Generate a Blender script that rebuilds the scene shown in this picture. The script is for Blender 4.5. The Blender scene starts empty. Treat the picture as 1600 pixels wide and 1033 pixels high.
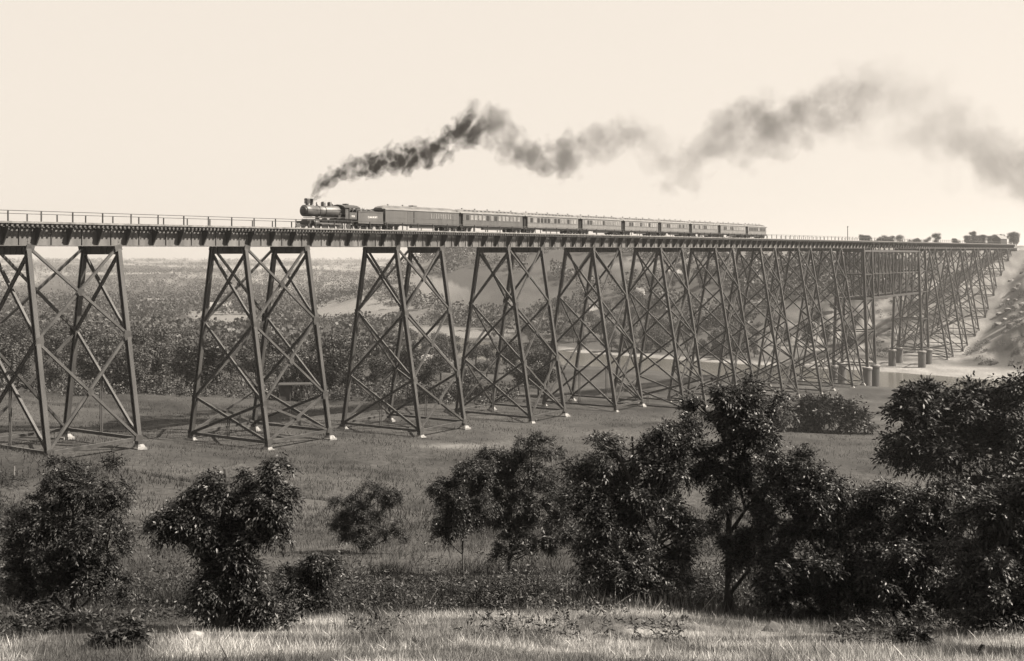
import bpy, math, random
import numpy as np
from mathutils import Vector, Matrix
random.seed(7)
RNG = np.random.default_rng(11)

# ------------------------------------------------------------------ camera, sky, sun, exposure
CZ = 60.0                       # height of the eye above the world's zero
FPX, VH = 1750.5, 402.2         # focal length and horizon line of the 1600 px wide photograph
scene = bpy.context.scene
col = scene.collection
cam_d = bpy.data.cameras.new('camera')
cam_d.sensor_width = 36.0
cam_d.lens = FPX / 1600 * 36.0
cam_d.shift_y = -(516.5 - VH) / 1600
cam_d.clip_start = 0.3
cam_d.clip_end = 30000
cam = bpy.data.objects.new('camera', cam_d)
cam.location = (0, 0, CZ)
cam.rotation_euler = (math.radians(90), 0, 0)
col.objects.link(cam)
scene.camera = cam

SUN_TO = Vector((0.83, -0.14, 0.88)).normalized()      # towards the sun
sun_el = math.asin(SUN_TO.z)
sun_az = math.atan2(SUN_TO.x, SUN_TO.y)
CREAM = (1.0, 0.905, 0.795)
world = bpy.data.worlds.new('World')
scene.world = world
world.use_nodes = True
wn, wl = world.node_tree.nodes, world.node_tree.links
wn.clear()
sky = wn.new('ShaderNodeTexSky'); sky.sky_type = 'NISHITA'; sky.sun_disc = False
sky.sun_elevation = sun_el; sky.sun_rotation = sun_az
sky.air_density = 1.0; sky.dust_density = 2.0; sky.altitude = 300
bw = wn.new('ShaderNodeRGBToBW')
pw = wn.new('ShaderNodeMath'); pw.operation = 'POWER'; pw.inputs[1].default_value = 0.06
ml = wn.new('ShaderNodeMath'); ml.operation = 'MULTIPLY'; ml.inputs[1].default_value = 1.69
tint = wn.new('ShaderNodeMix'); tint.data_type = 'RGBA'; tint.blend_type = 'MULTIPLY'
tint.inputs[0].default_value = 1.0
tint.inputs[7].default_value = (*CREAM, 1)
bg = wn.new('ShaderNodeBackground'); bg.inputs['Strength'].default_value = 0.12
wo = wn.new('ShaderNodeOutputWorld')
wl.new(sky.outputs[0], bw.inputs[0]); wl.new(bw.outputs[0], pw.inputs[0]); wl.new(pw.outputs[0], ml.inputs[0])
wl.new(ml.outputs[0], tint.inputs[6]); wl.new(tint.outputs[2], bg.inputs['Color']); wl.new(bg.outputs[0], wo.inputs[0])

sun_d = bpy.data.lights.new('sun', 'SUN')
sun_d.energy = 5.0; sun_d.angle = math.radians(0.5); sun_d.color = (1.0, 0.91, 0.80)
sun_o = bpy.data.objects.new('sun', sun_d)
sun_o.rotation_euler = SUN_TO.to_track_quat('Z', 'Y').to_euler()
sun_o.location = (200, -50, 300)
col.objects.link(sun_o)

vs = scene.view_settings
vs.view_transform = 'Standard'; vs.look = 'None'; vs.gamma = 1.0; vs.use_curve_mapping = False
vs.exposure = 2.05
scene.cycles.max_bounces = 6
scene.cycles.diffuse_bounces = 2
scene.cycles.glossy_bounces = 2
scene.cycles.transmission_bounces = 3
scene.cycles.transparent_max_bounces = 8
scene.cycles.volume_bounces = 1
scene.cycles.volume_max_steps = 256
scene.cycles.use_denoising = True

# ------------------------------------------------------------------ bridge frame and terrain
AL, X0, Y0 = 0.9965, -57.354, 128.096      # heading of the viaduct and the start of its first tower, seen from the eye
D2 = np.array([math.cos(AL), math.sin(AL)])     # along the viaduct
N2 = np.array([math.sin(AL), -math.cos(AL)])    # across it, towards the eye's side
def htop(s): return 1.298 + 0.006 * s           # underside of the girders
def W(s, n, h): return Vector((X0 + s * D2[0] + n * N2[0], Y0 + s * D2[1] + n * N2[1], CZ + h))
def to_sn(x, y):
    dx, dy = x - X0, y - Y0
    return dx * D2[0] + dy * D2[1], dx * N2[0] + dy * N2[1]
def s_of(u, n):
    k = (u - 800) / FPX
    return (k * (Y0 + n * N2[1]) - X0 - n * N2[0]) / (D2[0] - k * D2[1])

VS = [-400, -140, -76, -60, -33, -20.8, 0, 12.2, 33, 45.2, 66, 78.2, 99, 111.2, 132, 144.2, 165, 177.2, 198, 210, 231, 243, 264, 276, 297, 309.5, 320, 330, 345, 388, 398, 422, 440, 475, 486, 507, 519, 541, 553, 576, 586, 611, 640, 662, 700, 900, 4000]
VH_ = [6, 3, -1.7, -6.5, -15.3, -15.5, -22.8, -23.0, -26.1, -26.3, -28.8, -29.0, -30.6, -30.8, -32.3, -32.5, -36.3, -36.5, -38.6, -38.8, -40.4, -40.6, -41.9, -42.1, -43.2, -43.4, -44.6, -46.6, -49, -49, -46.9, -46.3, -45.0, -44, -42, -39.2, -36.9, -31.8, -27.9, -21, -17, -9.9, -2.5, 3.5, 7.5, 9, 9]
RN = [-6000, -2600, -1500, -900, -600, -400, -260, -160, -80, 0, 60, 200, 600]
RS = [60, 60, 60, 60, 60, 60, 55, 14, 0, 0, -14, -40, -80]
FY = [-400, -20, 0, 8, 14, 20, 27, 45, 70, 100, 140]
FH = [-1.0, -1.4, -1.7, -3.55, -5.2, -6.9, -8.6, -12.6, -17.0, -20.6, -24.0]
def sst(a, b, x):
    t = np.clip((x - a) / (b - a), 0, 1)
    return t * t * (3 - 2 * t)
_G = RNG.random((64, 64))
def vnoise(x, y):
    xi, yi = np.floor(x).astype(int), np.floor(y).astype(int)
    fx, fy = x - xi, y - yi
    fx = fx * fx * (3 - 2 * fx); fy = fy * fy * (3 - 2 * fy)
    g = lambda a, b: _G[a % 64, b % 64]
    return (g(xi, yi) * (1 - fx) + g(xi + 1, yi) * fx) * (1 - fy) + (g(xi, yi + 1) * (1 - fx) + g(xi + 1, yi + 1) * fx) * fy
def fbm(x, y, o=4):
    t, a = 0, 0.5
    for i in range(o):
        t = t + a * vnoise(x * 2 ** i + 17.3 * i, y * 2 ** i + 5.1 * i); a *= 0.5
    return t
EN = [-6000, -2600, -1500, -950, -700, -560, -460]
ES = [9000, 5000, 3000, 1500, 520, 90, 0]
def section(s, n):
    """place along the valley's cross section: the river bends a little, and the far bluff draws back up the valley"""
    se = s - np.interp(n, RN, RS) * sst(120, 330, s)
    return np.where(se > 450, np.maximum(450, se - np.interp(n, EN, ES)), se)
def height(x, y):
    x = np.asarray(x, float); y = np.asarray(y, float)
    s, n = to_sn(x, y)
    se = section(s, n)
    v = np.interp(se, VS, VH_)
    v = np.where((se > 320) & (se < 440), np.maximum(v, -46.3 - 2.7 * sst(-340, -260, n)), v)
    r = np.hypot(x, y)
    # the plateau of the far bluff sinks away up the valley
    v = v - sst(520, 720, se) * sst(380, 760, -n) * 9
    # banks beside the cut that carries the viaduct on the far side of the river
    v = v + sst(436, 470, se) * (1 - sst(600, 680, se)) * (np.clip((n - 13) * 0.62, 0, 19))
    v = v + (fbm(x / 170 + 3, y / 170 + 8, 4) - 0.47) * 10 * sst(230, 520, r) * (1 - sst(2000, 4000, r) * .3) * sst(28, 90, np.abs(n)) * (1 - np.exp(-((se - 380) / 70) ** 2))
    v = v + 34 * (fbm(x / 520 + 2, y / 380 + 6, 4) - .40) * sst(1000, 1700, r) * (1 - sst(2900, 4000, r))
    # the valley floor climbs slowly to the far hills, whose crest closes the view
    lf = sst(900, 4300, r)
    v = v * (1 - lf) + (-11 + 9 * (fbm(x / 900, y / 900, 3) - .47)) * lf
    v = v + (fbm(x / 26 + 5, y / 26, 4) - .5) * 3.2 * sst(440, 470, se) * sst(16, 30, np.abs(n - 3)) * (1 - sst(760, 1000, r))
    v = v - 90 * sst(4700, 7500, r)
    fr = np.interp(y - 0.0 * x, FY, FH) + (fbm(x / 9 + 40, y / 9 + 9, 3) - 0.45) * 0.9 * sst(6, 20, r)
    w = sst(55, 120, r)
    out = fr * (1 - w) + v * w
    out = out + (fbm(x / 22, y / 22, 3) - .47) * 0.9 * sst(40, 90, r) * (1 - np.exp(-(n / 22) ** 2)) * (1 - np.exp(-((se - 380) / 70) ** 2))
    return out
def H(x, y): return float(height(x, y))
def ray_ground(u, v, z0=8, z1=6000):
    k, m = (u - 800) / FPX, (VH - v) / FPX
    z = np.geomspace(z0, z1, 4000)
    g = height(k * z, z)
    i = np.argmax(m * z < g)
    return float(z[i])
def at(u, Z, v=None):
    """point on the ground (or at picture height v) in the line of sight u at depth Z"""
    x = (u - 800) / FPX * Z
    return Vector((x, Z, CZ + (H(x, Z) if v is None else (VH - v) / FPX * Z)))

# ------------------------------------------------------------------ materials
def nod(m): return m.node_tree.nodes, m.node_tree.links
def mat(name, v, rough=0.8, var=0.25, scale=1.0, spec=0.25, bump=0.0, bscale=20.0, metallic=0.0, warm=1.0, streak=False):
    m = bpy.data.materials.new(name); m.use_nodes = True
    n, l = nod(m)
    b = n['Principled BSDF']
    b.inputs['Roughness'].default_value = rough; b.inputs['Specular IOR Level'].default_value = spec
    b.inputs['Metallic'].default_value = metallic
    g = n.new('ShaderNodeNewGeometry')
    no = n.new('ShaderNodeTexNoise'); no.inputs['Scale'].default_value = scale; no.inputs['Detail'].default_value = 5
    if streak:
        mp = n.new('ShaderNodeMapping'); mp.inputs['Scale'].default_value = (1, 1, 0.12)
        l.new(g.outputs['Position'], mp.inputs[0]); l.new(mp.outputs[0], no.inputs['Vector'])
    else:
        l.new(g.outputs['Position'], no.inputs['Vector'])
    mr = n.new('ShaderNodeMapRange')
    mr.inputs[1].default_value = 0.3; mr.inputs[2].default_value = 0.7
    mr.inputs[3].default_value = v * (1 - var); mr.inputs[4].default_value = v * (1 + var)
    cb = n.new('ShaderNodeCombineColor')
    l.new(no.outputs['Fac'], mr.inputs[0])
    for i, t in enumerate((1.0, 0.985 * warm, 0.965 * warm)):
        mu = n.new('ShaderNodeMath'); mu.operation = 'MULTIPLY'; mu.inputs[1].default_value = t
        l.new(mr.outputs[0], mu.inputs[0]); l.new(mu.outputs[0], cb.inputs[i])
    l.new(cb.outputs[0], b.inputs['Base Color'])
    if bump:
        bn = n.new('ShaderNodeTexNoise'); bn.inputs['Scale'].default_value = bscale; bn.inputs['Detail'].default_value = 4
        l.new(g.outputs['Position'], bn.inputs['Vector'])
        bp = n.new('ShaderNodeBump'); bp.inputs['Strength'].default_value = bump; bp.inputs['Distance'].default_value = 0.05
        l.new(bn.outputs['Fac'], bp.inputs['Height']); l.new(bp.outputs[0], b.inputs['Normal'])
    return m
def leaf_mat(name, v, spread=0.55, trans=0.25, rough=0.5, spec=0.35, attr=None):
    m = bpy.data.materials.new(name); m.use_nodes = True
    n, l = nod(m)
    b = n['Principled BSDF']; b.inputs['Roughness'].default_value = rough; b.inputs['Specular IOR Level'].default_value = spec
    g = n.new('ShaderNodeNewGeometry'); oi = n.new('ShaderNodeObjectInfo')
    mr = n.new('ShaderNodeMapRange'); mr.inputs[3].default_value = v * (1 - spread); mr.inputs[4].default_value = v * (1 + spread)
    l.new(g.outputs['Random Per Island'], mr.inputs[0])
    m2 = n.new('ShaderNodeMapRange'); m2.inputs[3].default_value = 0.6; m2.inputs[4].default_value = 1.4
    l.new(oi.outputs['Random'], m2.inputs[0])
    mu = n.new('ShaderNodeMath'); mu.operation = 'MULTIPLY'
    l.new(mr.outputs[0], mu.inputs[0]); l.new(m2.outputs[0], mu.inputs[1])
    last = mu
    if attr:
        at_ = n.new('ShaderNodeAttribute'); at_.attribute_name = attr
        m3 = n.new('ShaderNodeMath'); m3.operation = 'MULTIPLY'
        l.new(mu.outputs[0], m3.inputs[0]); l.new(at_.outputs['Fac'], m3.inputs[1]); last = m3
    cb = n.new('ShaderNodeCombineColor')
    for i, t in enumerate((1.0, 0.99, 0.97)):
        q = n.new('ShaderNodeMath'); q.operation = 'MULTIPLY'; q.inputs[1].default_value = t
        l.new(last.outputs[0], q.inputs[0]); l.new(q.outputs[0], cb.inputs[i])
    l.new(cb.outputs[0], b.inputs['Base Color'])
    tr = n.new('ShaderNodeBsdfTranslucent'); l.new(cb.outputs[0], tr.inputs['Color'])
    mx = n.new('ShaderNodeMixShader'); mx.inputs[0].default_value = trans
    l.new(b.outputs[0], mx.inputs[1]); l.new(tr.outputs[0], mx.inputs[2])
    l.new(mx.outputs[0], n['Material Output'].inputs['Surface'])
    return m

M = dict(
    iron=mat('painted iron', 0.027, 0.42, 0.45, 0.9, 0.5, 0.25, 9, streak=True),
    girder=mat('girder plate paint', 0.062, 0.6, 0.45, 0.7, 0.3, 0.2, 6, streak=True),
    stone=mat('pale footing stone', 0.135, 0.9, 0.45, 2.5, 0.2, 0.5, 6),
    cylinder=mat('pier shell plate', 0.05, 0.7, 0.5, 0.8, 0.3, 0.2, 5, streak=True),
    timber=mat('weathered timber', 0.10, 0.9, 0.4, 1.2, 0.2, 0.4, 12),
    bracket=mat('bracket iron', 0.025, 0.6, 0.3, 1.0, 0.3),
    tie=mat('creosoted timber', 0.06, 0.9, 0.4, 1.5, 0.2, 0.4, 12),
    rail=mat('rail steel', 0.12, 0.4, 0.2, 2, 0.5, metallic=0.6),
    handrail=mat('handrail iron', 0.03, 0.5, 0.2, 2, 0.4),
    black=mat('locomotive black', 0.022, 0.42, 0.4, 2.5, 0.5, 0.1, 8),
    jacket=mat('boiler jacket steel', 0.03, 0.55, 0.35, 2.5, 0.6, 0.1, 8),
    carside=mat('coach side varnish', 0.05, 0.45, 0.18, 1.2, 0.4, streak=True),
    carlight=mat('coach side paint', 0.085, 0.5, 0.18, 1.2, 0.4, streak=True),
    roof=mat('canvas roof', 0.085, 0.7, 0.25, 0.8, 0.3),
    glass=mat('window glass and blinds', 0.11, 0.18, 0.5, 0.5, 0.6),  # pale base colour stands in for sky reflected in the panes
    dark=mat('dark opening', 0.012, 0.6, 0.2),
    letter=mat('cream lettering', 0.5, 0.7, 0.05),
    bark=mat('bark', 0.035, 0.95, 0.4, 3, 0.1, 0.6, 14),
    wallp=mat('pale house boards', 0.2, 0.85, 0.15, 0.6),
    walld=mat('dark shed boards', 0.035, 0.9, 0.4, 1.0),
    roofp=mat('pale shingle roof', 0.12, 0.85, 0.25, 0.6),
    roofd=mat('dark shingle roof', 0.022, 0.85, 0.25, 0.6),
    rock=mat('bank rock', 0.10, 0.95, 0.45, 0.6, 0.2, 0.7, 3),
    rockd=mat('dark rock', 0.05, 0.95, 0.45, 2.0, 0.2, 0.7, 5),
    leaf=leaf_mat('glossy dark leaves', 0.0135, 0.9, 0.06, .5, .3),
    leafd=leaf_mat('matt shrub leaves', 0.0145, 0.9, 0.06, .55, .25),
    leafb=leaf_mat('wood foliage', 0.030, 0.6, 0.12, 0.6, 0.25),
    grass=leaf_mat('grass blades', 1.0, 0.65, 0.3, 0.7, 0.15, attr='alb'),
)

# ------------------------------------------------------------------ mesh helpers
class MB:
    def __init__(self): self.v, self.f = [], []
    def add(self, vs_, fs_):
        o = len(self.v); self.v.extend([tuple(p) for p in vs_]); self.f.extend([tuple(i + o for i in q) for q in fs_]); return self
    def box(self, x0, x1, y0, y1, z0, z1):
        return self.add([(x0, y0, z0), (x1, y0, z0), (x1, y1, z0), (x0, y1, z0), (x0, y0, z1), (x1, y0, z1), (x1, y1, z1), (x0, y1, z1)],
                        [(0, 3, 2, 1), (4, 5, 6, 7), (0, 1, 5, 4), (1, 2, 6, 5), (2, 3, 7, 6), (3, 0, 4, 7)])
    def bar(self, a, b, wu, wv, ref, ou=0.0, ov=0.0):
        """box from a to b; wu wide along ref (made square to the bar), wv wide along the other side"""
        a, b = Vector(a), Vector(b); t = (b - a).normalized()
        u = Vector(ref); u = (u - t * u.dot(t)).normalized(); w = t.cross(u)
        a = a + u * ou + w * ov; b = b + u * ou + w * ov
        p = []
        for c in (a, b):
            for (i, j) in ((-1, -1), (1, -1), (1, 1), (-1, 1)): p.append(c + u * (i * wu / 2) + w * (j * wv / 2))
        return self.add(p, [(3, 2, 1, 0), (4, 5, 6, 7), (0, 1, 5, 4), (1, 2, 6, 5), (2, 3, 7, 6), (3, 0, 4, 7)])
    def hsec(self, a, b, wu, wv, ref, fl=0.12, web=0.5, lace=0.0):
        """built-up member: two flanges across ref, joined by a set-back web, with lacing bars when lace > 0"""
        self.bar(a, b, wu * fl, wv, ref, ou=wu * (0.5 - fl / 2)); self.bar(a, b, wu * fl, wv, ref, ou=-wu * (0.5 - fl / 2))
        self.bar(a, b, wu * (1 - 2 * fl), wv * web * 0.25, ref)
        if lace > 0:
            a, b = Vector(a), Vector(b); t = (b - a); L = t.length; t = t.normalized()
            u = Vector(ref); u = (u - t * u.dot(t)).normalized(); w = t.cross(u)
            k = max(2, int(L / lace))
            for sg in (-1, 1):
                for i in range(k):
                    c = 1 if i % 2 else -1
                    self.bar(a + t * (L * i / k) + u * (c * wu * 0.4) + w * (sg * wv * 0.43), a + t * (L * (i + 1) / k) - u * (c * wu * 0.4) + w * (sg * wv * 0.43), 0.07, 0.03, t.cross(w))
        return self
    def tube(self, pts, rad, k=6, cap=True):
        pts = [Vector(p) for p in pts]; o = len(self.v); n = len(pts)
        for i, p in enumerate(pts):
            t = (pts[min(i + 1, n - 1)] - pts[max(i - 1, 0)])
            if t.length < 1e-6: t = Vector((0, 0, 1))
            t.normalize(); u = t.orthogonal() if abs(t.z) > .99 else Vector((0, 0, 1)).cross(t)
            u.normalize(); w = t.cross(u)
            for j in range(k):
                a = 2 * math.pi * j / k
                self.v.append(tuple(p + (u * math.cos(a) + w * math.sin(a)) * rad[i]))
        for i in range(n - 1):
            for j in range(k):
                a, b = o + i * k + j, o + i * k + (j + 1) % k
                self.f.append((a, b, b + k, a + k))
        if cap:
            self.f.append(tuple(o + j for j in range(k))[::-1]); self.f.append(tuple(o + (n - 1) * k + j for j in range(k)))
        return self
    def lathe(self, prof, c=(0, 0, 0), axis='z', k=16):
        o = len(self.v)
        for (r, h) in prof:
            for j in range(k):
                a = 2 * math.pi * j / k; x, y = r * math.cos(a), r * math.sin(a)
                p = {'z': (x, y, h), 'x': (h, x, y), 'y': (x, h, y)}[axis]
                self.v.append((c[0] + p[0], c[1] + p[1], c[2] + p[2]))
        for i in range(len(prof) - 1):
            for j in range(k):
                a, b = o + i * k + j, o + i * k + (j + 1) % k
                self.f.append((a, b, b + k, a + k))
        self.f.append(tuple(o + j for j in range(k))[::-1]); self.f.append(tuple(o + (len(prof) - 1) * k + j for j in range(k)))
        return self
    def prism(self, poly, x0, x1, axis='x'):
        k = len(poly); vs_ = []
        for x in (x0, x1):
            for (a, b) in poly: vs_.append((x, a, b) if axis == 'x' else (a, x, b))
        return self.add(vs_, [tuple(range(k))[::-1], tuple(range(k, 2 * k))] + [(i, (i + 1) % k, k + (i + 1) % k, k + i) for i in range(k)])
    def mesh(self, name, m, smooth=False):
        me = bpy.data.meshes.new(name); me.from_pydata(self.v, [], self.f); me.materials.append(m)
        if smooth:
            me.polygons.foreach_set('use_smooth', [True] * len(me.polygons))
        me.update()
        return me
    def build(self, name, m, parent=None, smooth=False, loc=None):
        o = bpy.data.objects.new(name, self.mesh(name, m, smooth)); col.objects.link(o); o.parent = parent
        if loc is not None: o.location = loc
        return o
def np_mesh(name, V, F, m, smooth=False):
    """V (n,3), F (k,3 or 4) arrays"""
    me = bpy.data.meshes.new(name); k, c = F.shape
    me.vertices.add(len(V)); me.vertices.foreach_set('co', np.ascontiguousarray(V, dtype=np.float32).ravel())
    me.loops.add(k * c); me.loops.foreach_set('vertex_index', np.ascontiguousarray(F, dtype=np.int32).ravel())
    me.polygons.add(k); me.polygons.foreach_set('loop_start', np.arange(0, k * c, c, dtype=np.int32))
    me.update(calc_edges=True); me.materials.append(m)
    if smooth: me.polygons.foreach_set('use_smooth', np.ones(k, bool))
    return me
def obj(name, me, parent=None, loc=None):
    o = bpy.data.objects.new(name, me); col.objects.link(o); o.parent = parent
    if loc is not None: o.location = loc
    return o
def empty(name, loc=(0, 0, 0), parent=None, rz=0.0):
    o = bpy.data.objects.new(name, None); col.objects.link(o); o.location = loc; o.rotation_euler = (0, 0, rz); o.parent = parent
    o.empty_display_size = 0.5
    return o
def tag(o, label=None, cat=None, group=None, kind=None):
    if label: o['label'] = label
    if cat: o['category'] = cat
    if group: o['group'] = group
    if kind: o['kind'] = kind
    return o

# ------------------------------------------------------------------ ground
th = np.concatenate([np.linspace(-2.6, -0.62, 60)[:-1], np.linspace(-0.62, 0.62, 450), np.linspace(0.62, 2.6, 60)[1:]])
rr = np.concatenate([[0.01, 1, 2.5, 4.5, 6.5, 8.5], np.geomspace(10, 1000, 350), np.geomspace(1015, 9000, 110)])
TT, RR = np.meshgrid(th, rr)
GX, GY = RR * np.sin(TT), RR * np.cos(TT)
GH = height(GX, GY)
def albedo(x, y, h):
    """the ground's own colours: meadow, dry grass, bare cut, sand, far fields with painted haze"""
    s, n = to_sn(x, y); se = section(s, n); r = np.hypot(x, y)
    a = 0.0255 + 0.036 * (fbm(x / 16, y / 11, 4) - .42) - .007 * sst(.52, .6, fbm(x / 7 + 31, y / 5, 3)) + 0.017 * (fbm(x / 3.3 + 7, y / 14, 4) - .4) + 0.010 * (fbm(x / 3, y / 3, 3) - .4)
    # dry grass crown of the near slope
    dry = sst(29.5, 25.5, y + 3 * (fbm(x / 3 + 9, y / 3, 3) - .5) * 2 + np.clip(-x - 4.5, 0, 9) * 2.0) * (y > -5)
    a = a * (1 - dry) + dry * (0.04 + 0.20 * sst(.25, .55, fbm(x / 1.5, y / 1.5, 3)) * (.25 + .75 * sst(.36, .47, fbm(x / 2.6 + 4, y / 1.3 + 2, 3))))
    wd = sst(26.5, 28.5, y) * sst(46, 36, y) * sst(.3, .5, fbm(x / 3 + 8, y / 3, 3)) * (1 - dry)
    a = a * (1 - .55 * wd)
    # far fields in strips; the lightening with distance is haze put into the colour
    fx, fy = np.floor(.5 + (x * .8 + y * .35) / 85 + fbm(x / 200, y / 200, 2) * .8), np.floor(.5 + (y * .8 - x * .3) / 130 + fbm(x / 260 + 3, y / 260, 2) * .8)
    hsh = np.modf(np.abs(np.sin(fx * 12.9898 + fy * 78.233) * 43758.5453))[0]
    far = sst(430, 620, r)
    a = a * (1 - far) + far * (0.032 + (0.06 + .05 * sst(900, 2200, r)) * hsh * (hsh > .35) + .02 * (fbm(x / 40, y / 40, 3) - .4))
    # sand bars along the water
    hi_ = 410 + 22 * sst(-60, -35, n)
    sand = sst(390, 395, se) * sst(hi_, hi_ - 7, se) * sst(-200, -160, n) + np.exp(-((se - 338) / 6) ** 2) * sst(30, 10, n) * sst(-200, -150, n)
    a = a * (1 - np.clip(sand, 0, 1)) + np.clip(sand, 0, 1) * (0.07 + .12 * fbm(x / 6, y / 6, 3))
    # bare cut under the eastern approach
    cut = sst(424, 440, se) * sst(17, 11, np.abs(n - 3) + 7 * (fbm(x / 9, y / 9, 3) - .5)) * (1 - sst(700, 720, se))
    a = a * (1 - cut) + cut * (0.09 + .18 * (fbm(x / 5, y / 5, 3) - .4))
    bank = sst(436, 450, se) * sst(13, 20, n) * sst(120, 60, n)
    a = a * (1 - bank) + bank * (0.025 + .13 * sst(.46, .62, fbm(x / 6 + 2, y / 4, 4)))
    hs = sst(440, 470, se) * sst(640, 600, se) * sst(-14, -24, n) * sst(-420, -330, n)
    a = a * (1 - hs) + hs * (0.03 + (.012 + .07 * sst(-110, -70, n)) * sst(.40, .58, fbm(x / 10 + 2, y / 6, 4)))
    for off in (24.0, 25.6, -27.0):
        a = a + 0.008 * np.exp(-((n - off - 3 * np.sin(s / 31.0)) / .45) ** 2) * sst(-10, 10, s) * sst(330, 280, s)
    # worn patch of short dry grass below the towers
    pt = np.exp(-(((s - 58) / 10) ** 2 + ((n - 22) / 3.5) ** 2))
    a = a + 0.05 * pt
    return np.clip(a, 0.008, 0.5)
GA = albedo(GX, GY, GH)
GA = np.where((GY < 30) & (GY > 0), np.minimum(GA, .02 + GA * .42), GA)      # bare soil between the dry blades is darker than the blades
nr, nt = GX.shape
idx = np.arange(nr * nt).reshape(nr, nt)
GF = np.stack([idx[:-1, :-1], idx[:-1, 1:], idx[1:, 1:], idx[1:, :-1]], -1).reshape(-1, 4)[:, ::-1]
gm = bpy.data.materials.new('meadow and hillside ground'); gm.use_nodes = True
n_, l_ = nod(gm); b_ = n_['Principled BSDF']; b_.inputs['Roughness'].default_value = 0.95; b_.inputs['Specular IOR Level'].default_value = 0.1
a_ = n_.new('ShaderNodeAttribute'); a_.attribute_name = 'alb'
g_ = n_.new('ShaderNodeNewGeometry')
t1 = n_.new('ShaderNodeTexNoise'); t1.inputs['Scale'].default_value = 1.1; t1.inputs['Detail'].default_value = 7; t1.inputs['Roughness'].default_value = .7
l_.new(g_.outputs['Position'], t1.inputs['Vector'])
r1 = n_.new('ShaderNodeMapRange'); r1.inputs[1].default_value = .3; r1.inputs[2].default_value = .7; r1.inputs[3].default_value = .55; r1.inputs[4].default_value = 1.45
l_.new(t1.outputs['Fac'], r1.inputs[0])
mm = n_.new('ShaderNodeMath'); mm.operation = 'MULTIPLY'; l_.new(a_.outputs['Fac'], mm.inputs[0]); l_.new(r1.outputs[0], mm.inputs[1])
cc = n_.new('ShaderNodeCombineColor')
for i, t in enumerate((1, .985, .96)):
    q = n_.new('ShaderNodeMath'); q.operation = 'MULTIPLY'; q.inputs[1].default_value = t
    l_.new(mm.outputs[0], q.inputs[0]); l_.new(q.outputs[0], cc.inputs[i])
l_.new(cc.outputs[0], b_.inputs['Base Color'])
bt_ = n_.new('ShaderNodeTexNoise'); bt_.inputs['Scale'].default_value = 2.2; bt_.inputs['Detail'].default_value = 6
l_.new(g_.outputs['Position'], bt_.inputs['Vector'])
bp_ = n_.new('ShaderNodeBump'); bp_.inputs['Strength'].default_value = .8; bp_.inputs['Distance'].default_value = .25
l_.new(bt_.outputs['Fac'], bp_.inputs['Height']); l_.new(bp_.outputs[0], b_.inputs['Normal'])
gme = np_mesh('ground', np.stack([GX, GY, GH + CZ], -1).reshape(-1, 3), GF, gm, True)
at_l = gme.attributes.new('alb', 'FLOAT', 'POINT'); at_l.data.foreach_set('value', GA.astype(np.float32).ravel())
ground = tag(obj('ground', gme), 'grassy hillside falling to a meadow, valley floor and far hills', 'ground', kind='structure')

# river: a sheet following the channel, with the bed carved below it
wm = bpy.data.materials.new('river water'); wm.use_nodes = True
n_, l_ = nod(wm); b_ = n_['Principled BSDF']
b_.inputs['Base Color'].default_value = (.07, .068, .062, 1); b_.inputs['Roughness'].default_value = 0.12; b_.inputs['IOR'].default_value = 1.33
b_.inputs['Specular IOR Level'].default_value = .6
t1 = n_.new('ShaderNodeTexNoise'); t1.inputs['Scale'].default_value = .9; t1.inputs['Detail'].default_value = 4
g_ = n_.new('ShaderNodeNewGeometry'); l_.new(g_.outputs['Position'], t1.inputs['Vector'])
bp_ = n_.new('ShaderNodeBump'); bp_.inputs['Strength'].default_value = .15; bp_.inputs['Distance'].default_value = .1
l_.new(t1.outputs['Fac'], bp_.inputs['Height']); l_.new(bp_.outputs[0], b_.inputs['Normal'])
rb = MB(); nn = np.linspace(220, -330, 60)
for i, n in enumerate(nn):
    sc_ = 378 + np.interp(n, RN, RS)
    rb.v.append(tuple(W(sc_ - 52, n, -47.3))); rb.v.append(tuple(W(sc_ + 24, n, -47.3)))
for i in range(len(nn) - 1): rb.f.append((2 * i, 2 * i + 1, 2 * i + 3, 2 * i + 2))
tag(rb.build('river', wm), 'pale shining river winding under the truss span', 'river', kind='structure')

# ------------------------------------------------------------------ the viaduct
viaduct = tag(empty('railway_viaduct', W(-40, 0, -19)), 'long dark iron railway viaduct on tall cross-braced trestle towers spanning the valley', 'viaduct')
VI = viaduct.matrix_basis.translation.copy()
def vpart(mb, name, m, parent=None, smooth=False):
    o = mb.build(name, m, parent or viaduct, smooth)
    return o
VO = np.array(VI)
def rel(p, org=None): return Vector(p) - (VI if org is None else org)
DV, NV, UV = Vector((*D2, 0)), Vector((*N2, 0)), Vector((0, 0, 1))
TW, BT, TL = 3.18, 0.165, 12.2
def leg_pt(s, side, h, batter=BT, tw=TW): return W(s, side * (tw + batter * (htop(s) - h)), h)

def footing_mesh():
    mb = MB()
    def fr(b, t, z0, z1):
        mb.add([(-b, -b, z0), (b, -b, z0), (b, b, z0), (-b, b, z0), (-t, -t, z1), (t, -t, z1), (t, t, z1), (-t, t, z1)],
               [(0, 3, 2, 1), (4, 5, 6, 7), (0, 1, 5, 4), (1, 2, 6, 5), (2, 3, 7, 6), (3, 0, 4, 7)])
    fr(.82, 0.74, -2.4, -0.66); fr(0.62, 0.42, -0.66, -0.30)
    return mb.mesh('footing', M['stone'])
def shoe_mesh(): return MB().box(-.34, .34, -.34, .34, -.31, .12).mesh('shoe', M['iron'])
FOOT, SHOE = footing_mesh(), shoe_mesh()

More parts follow.
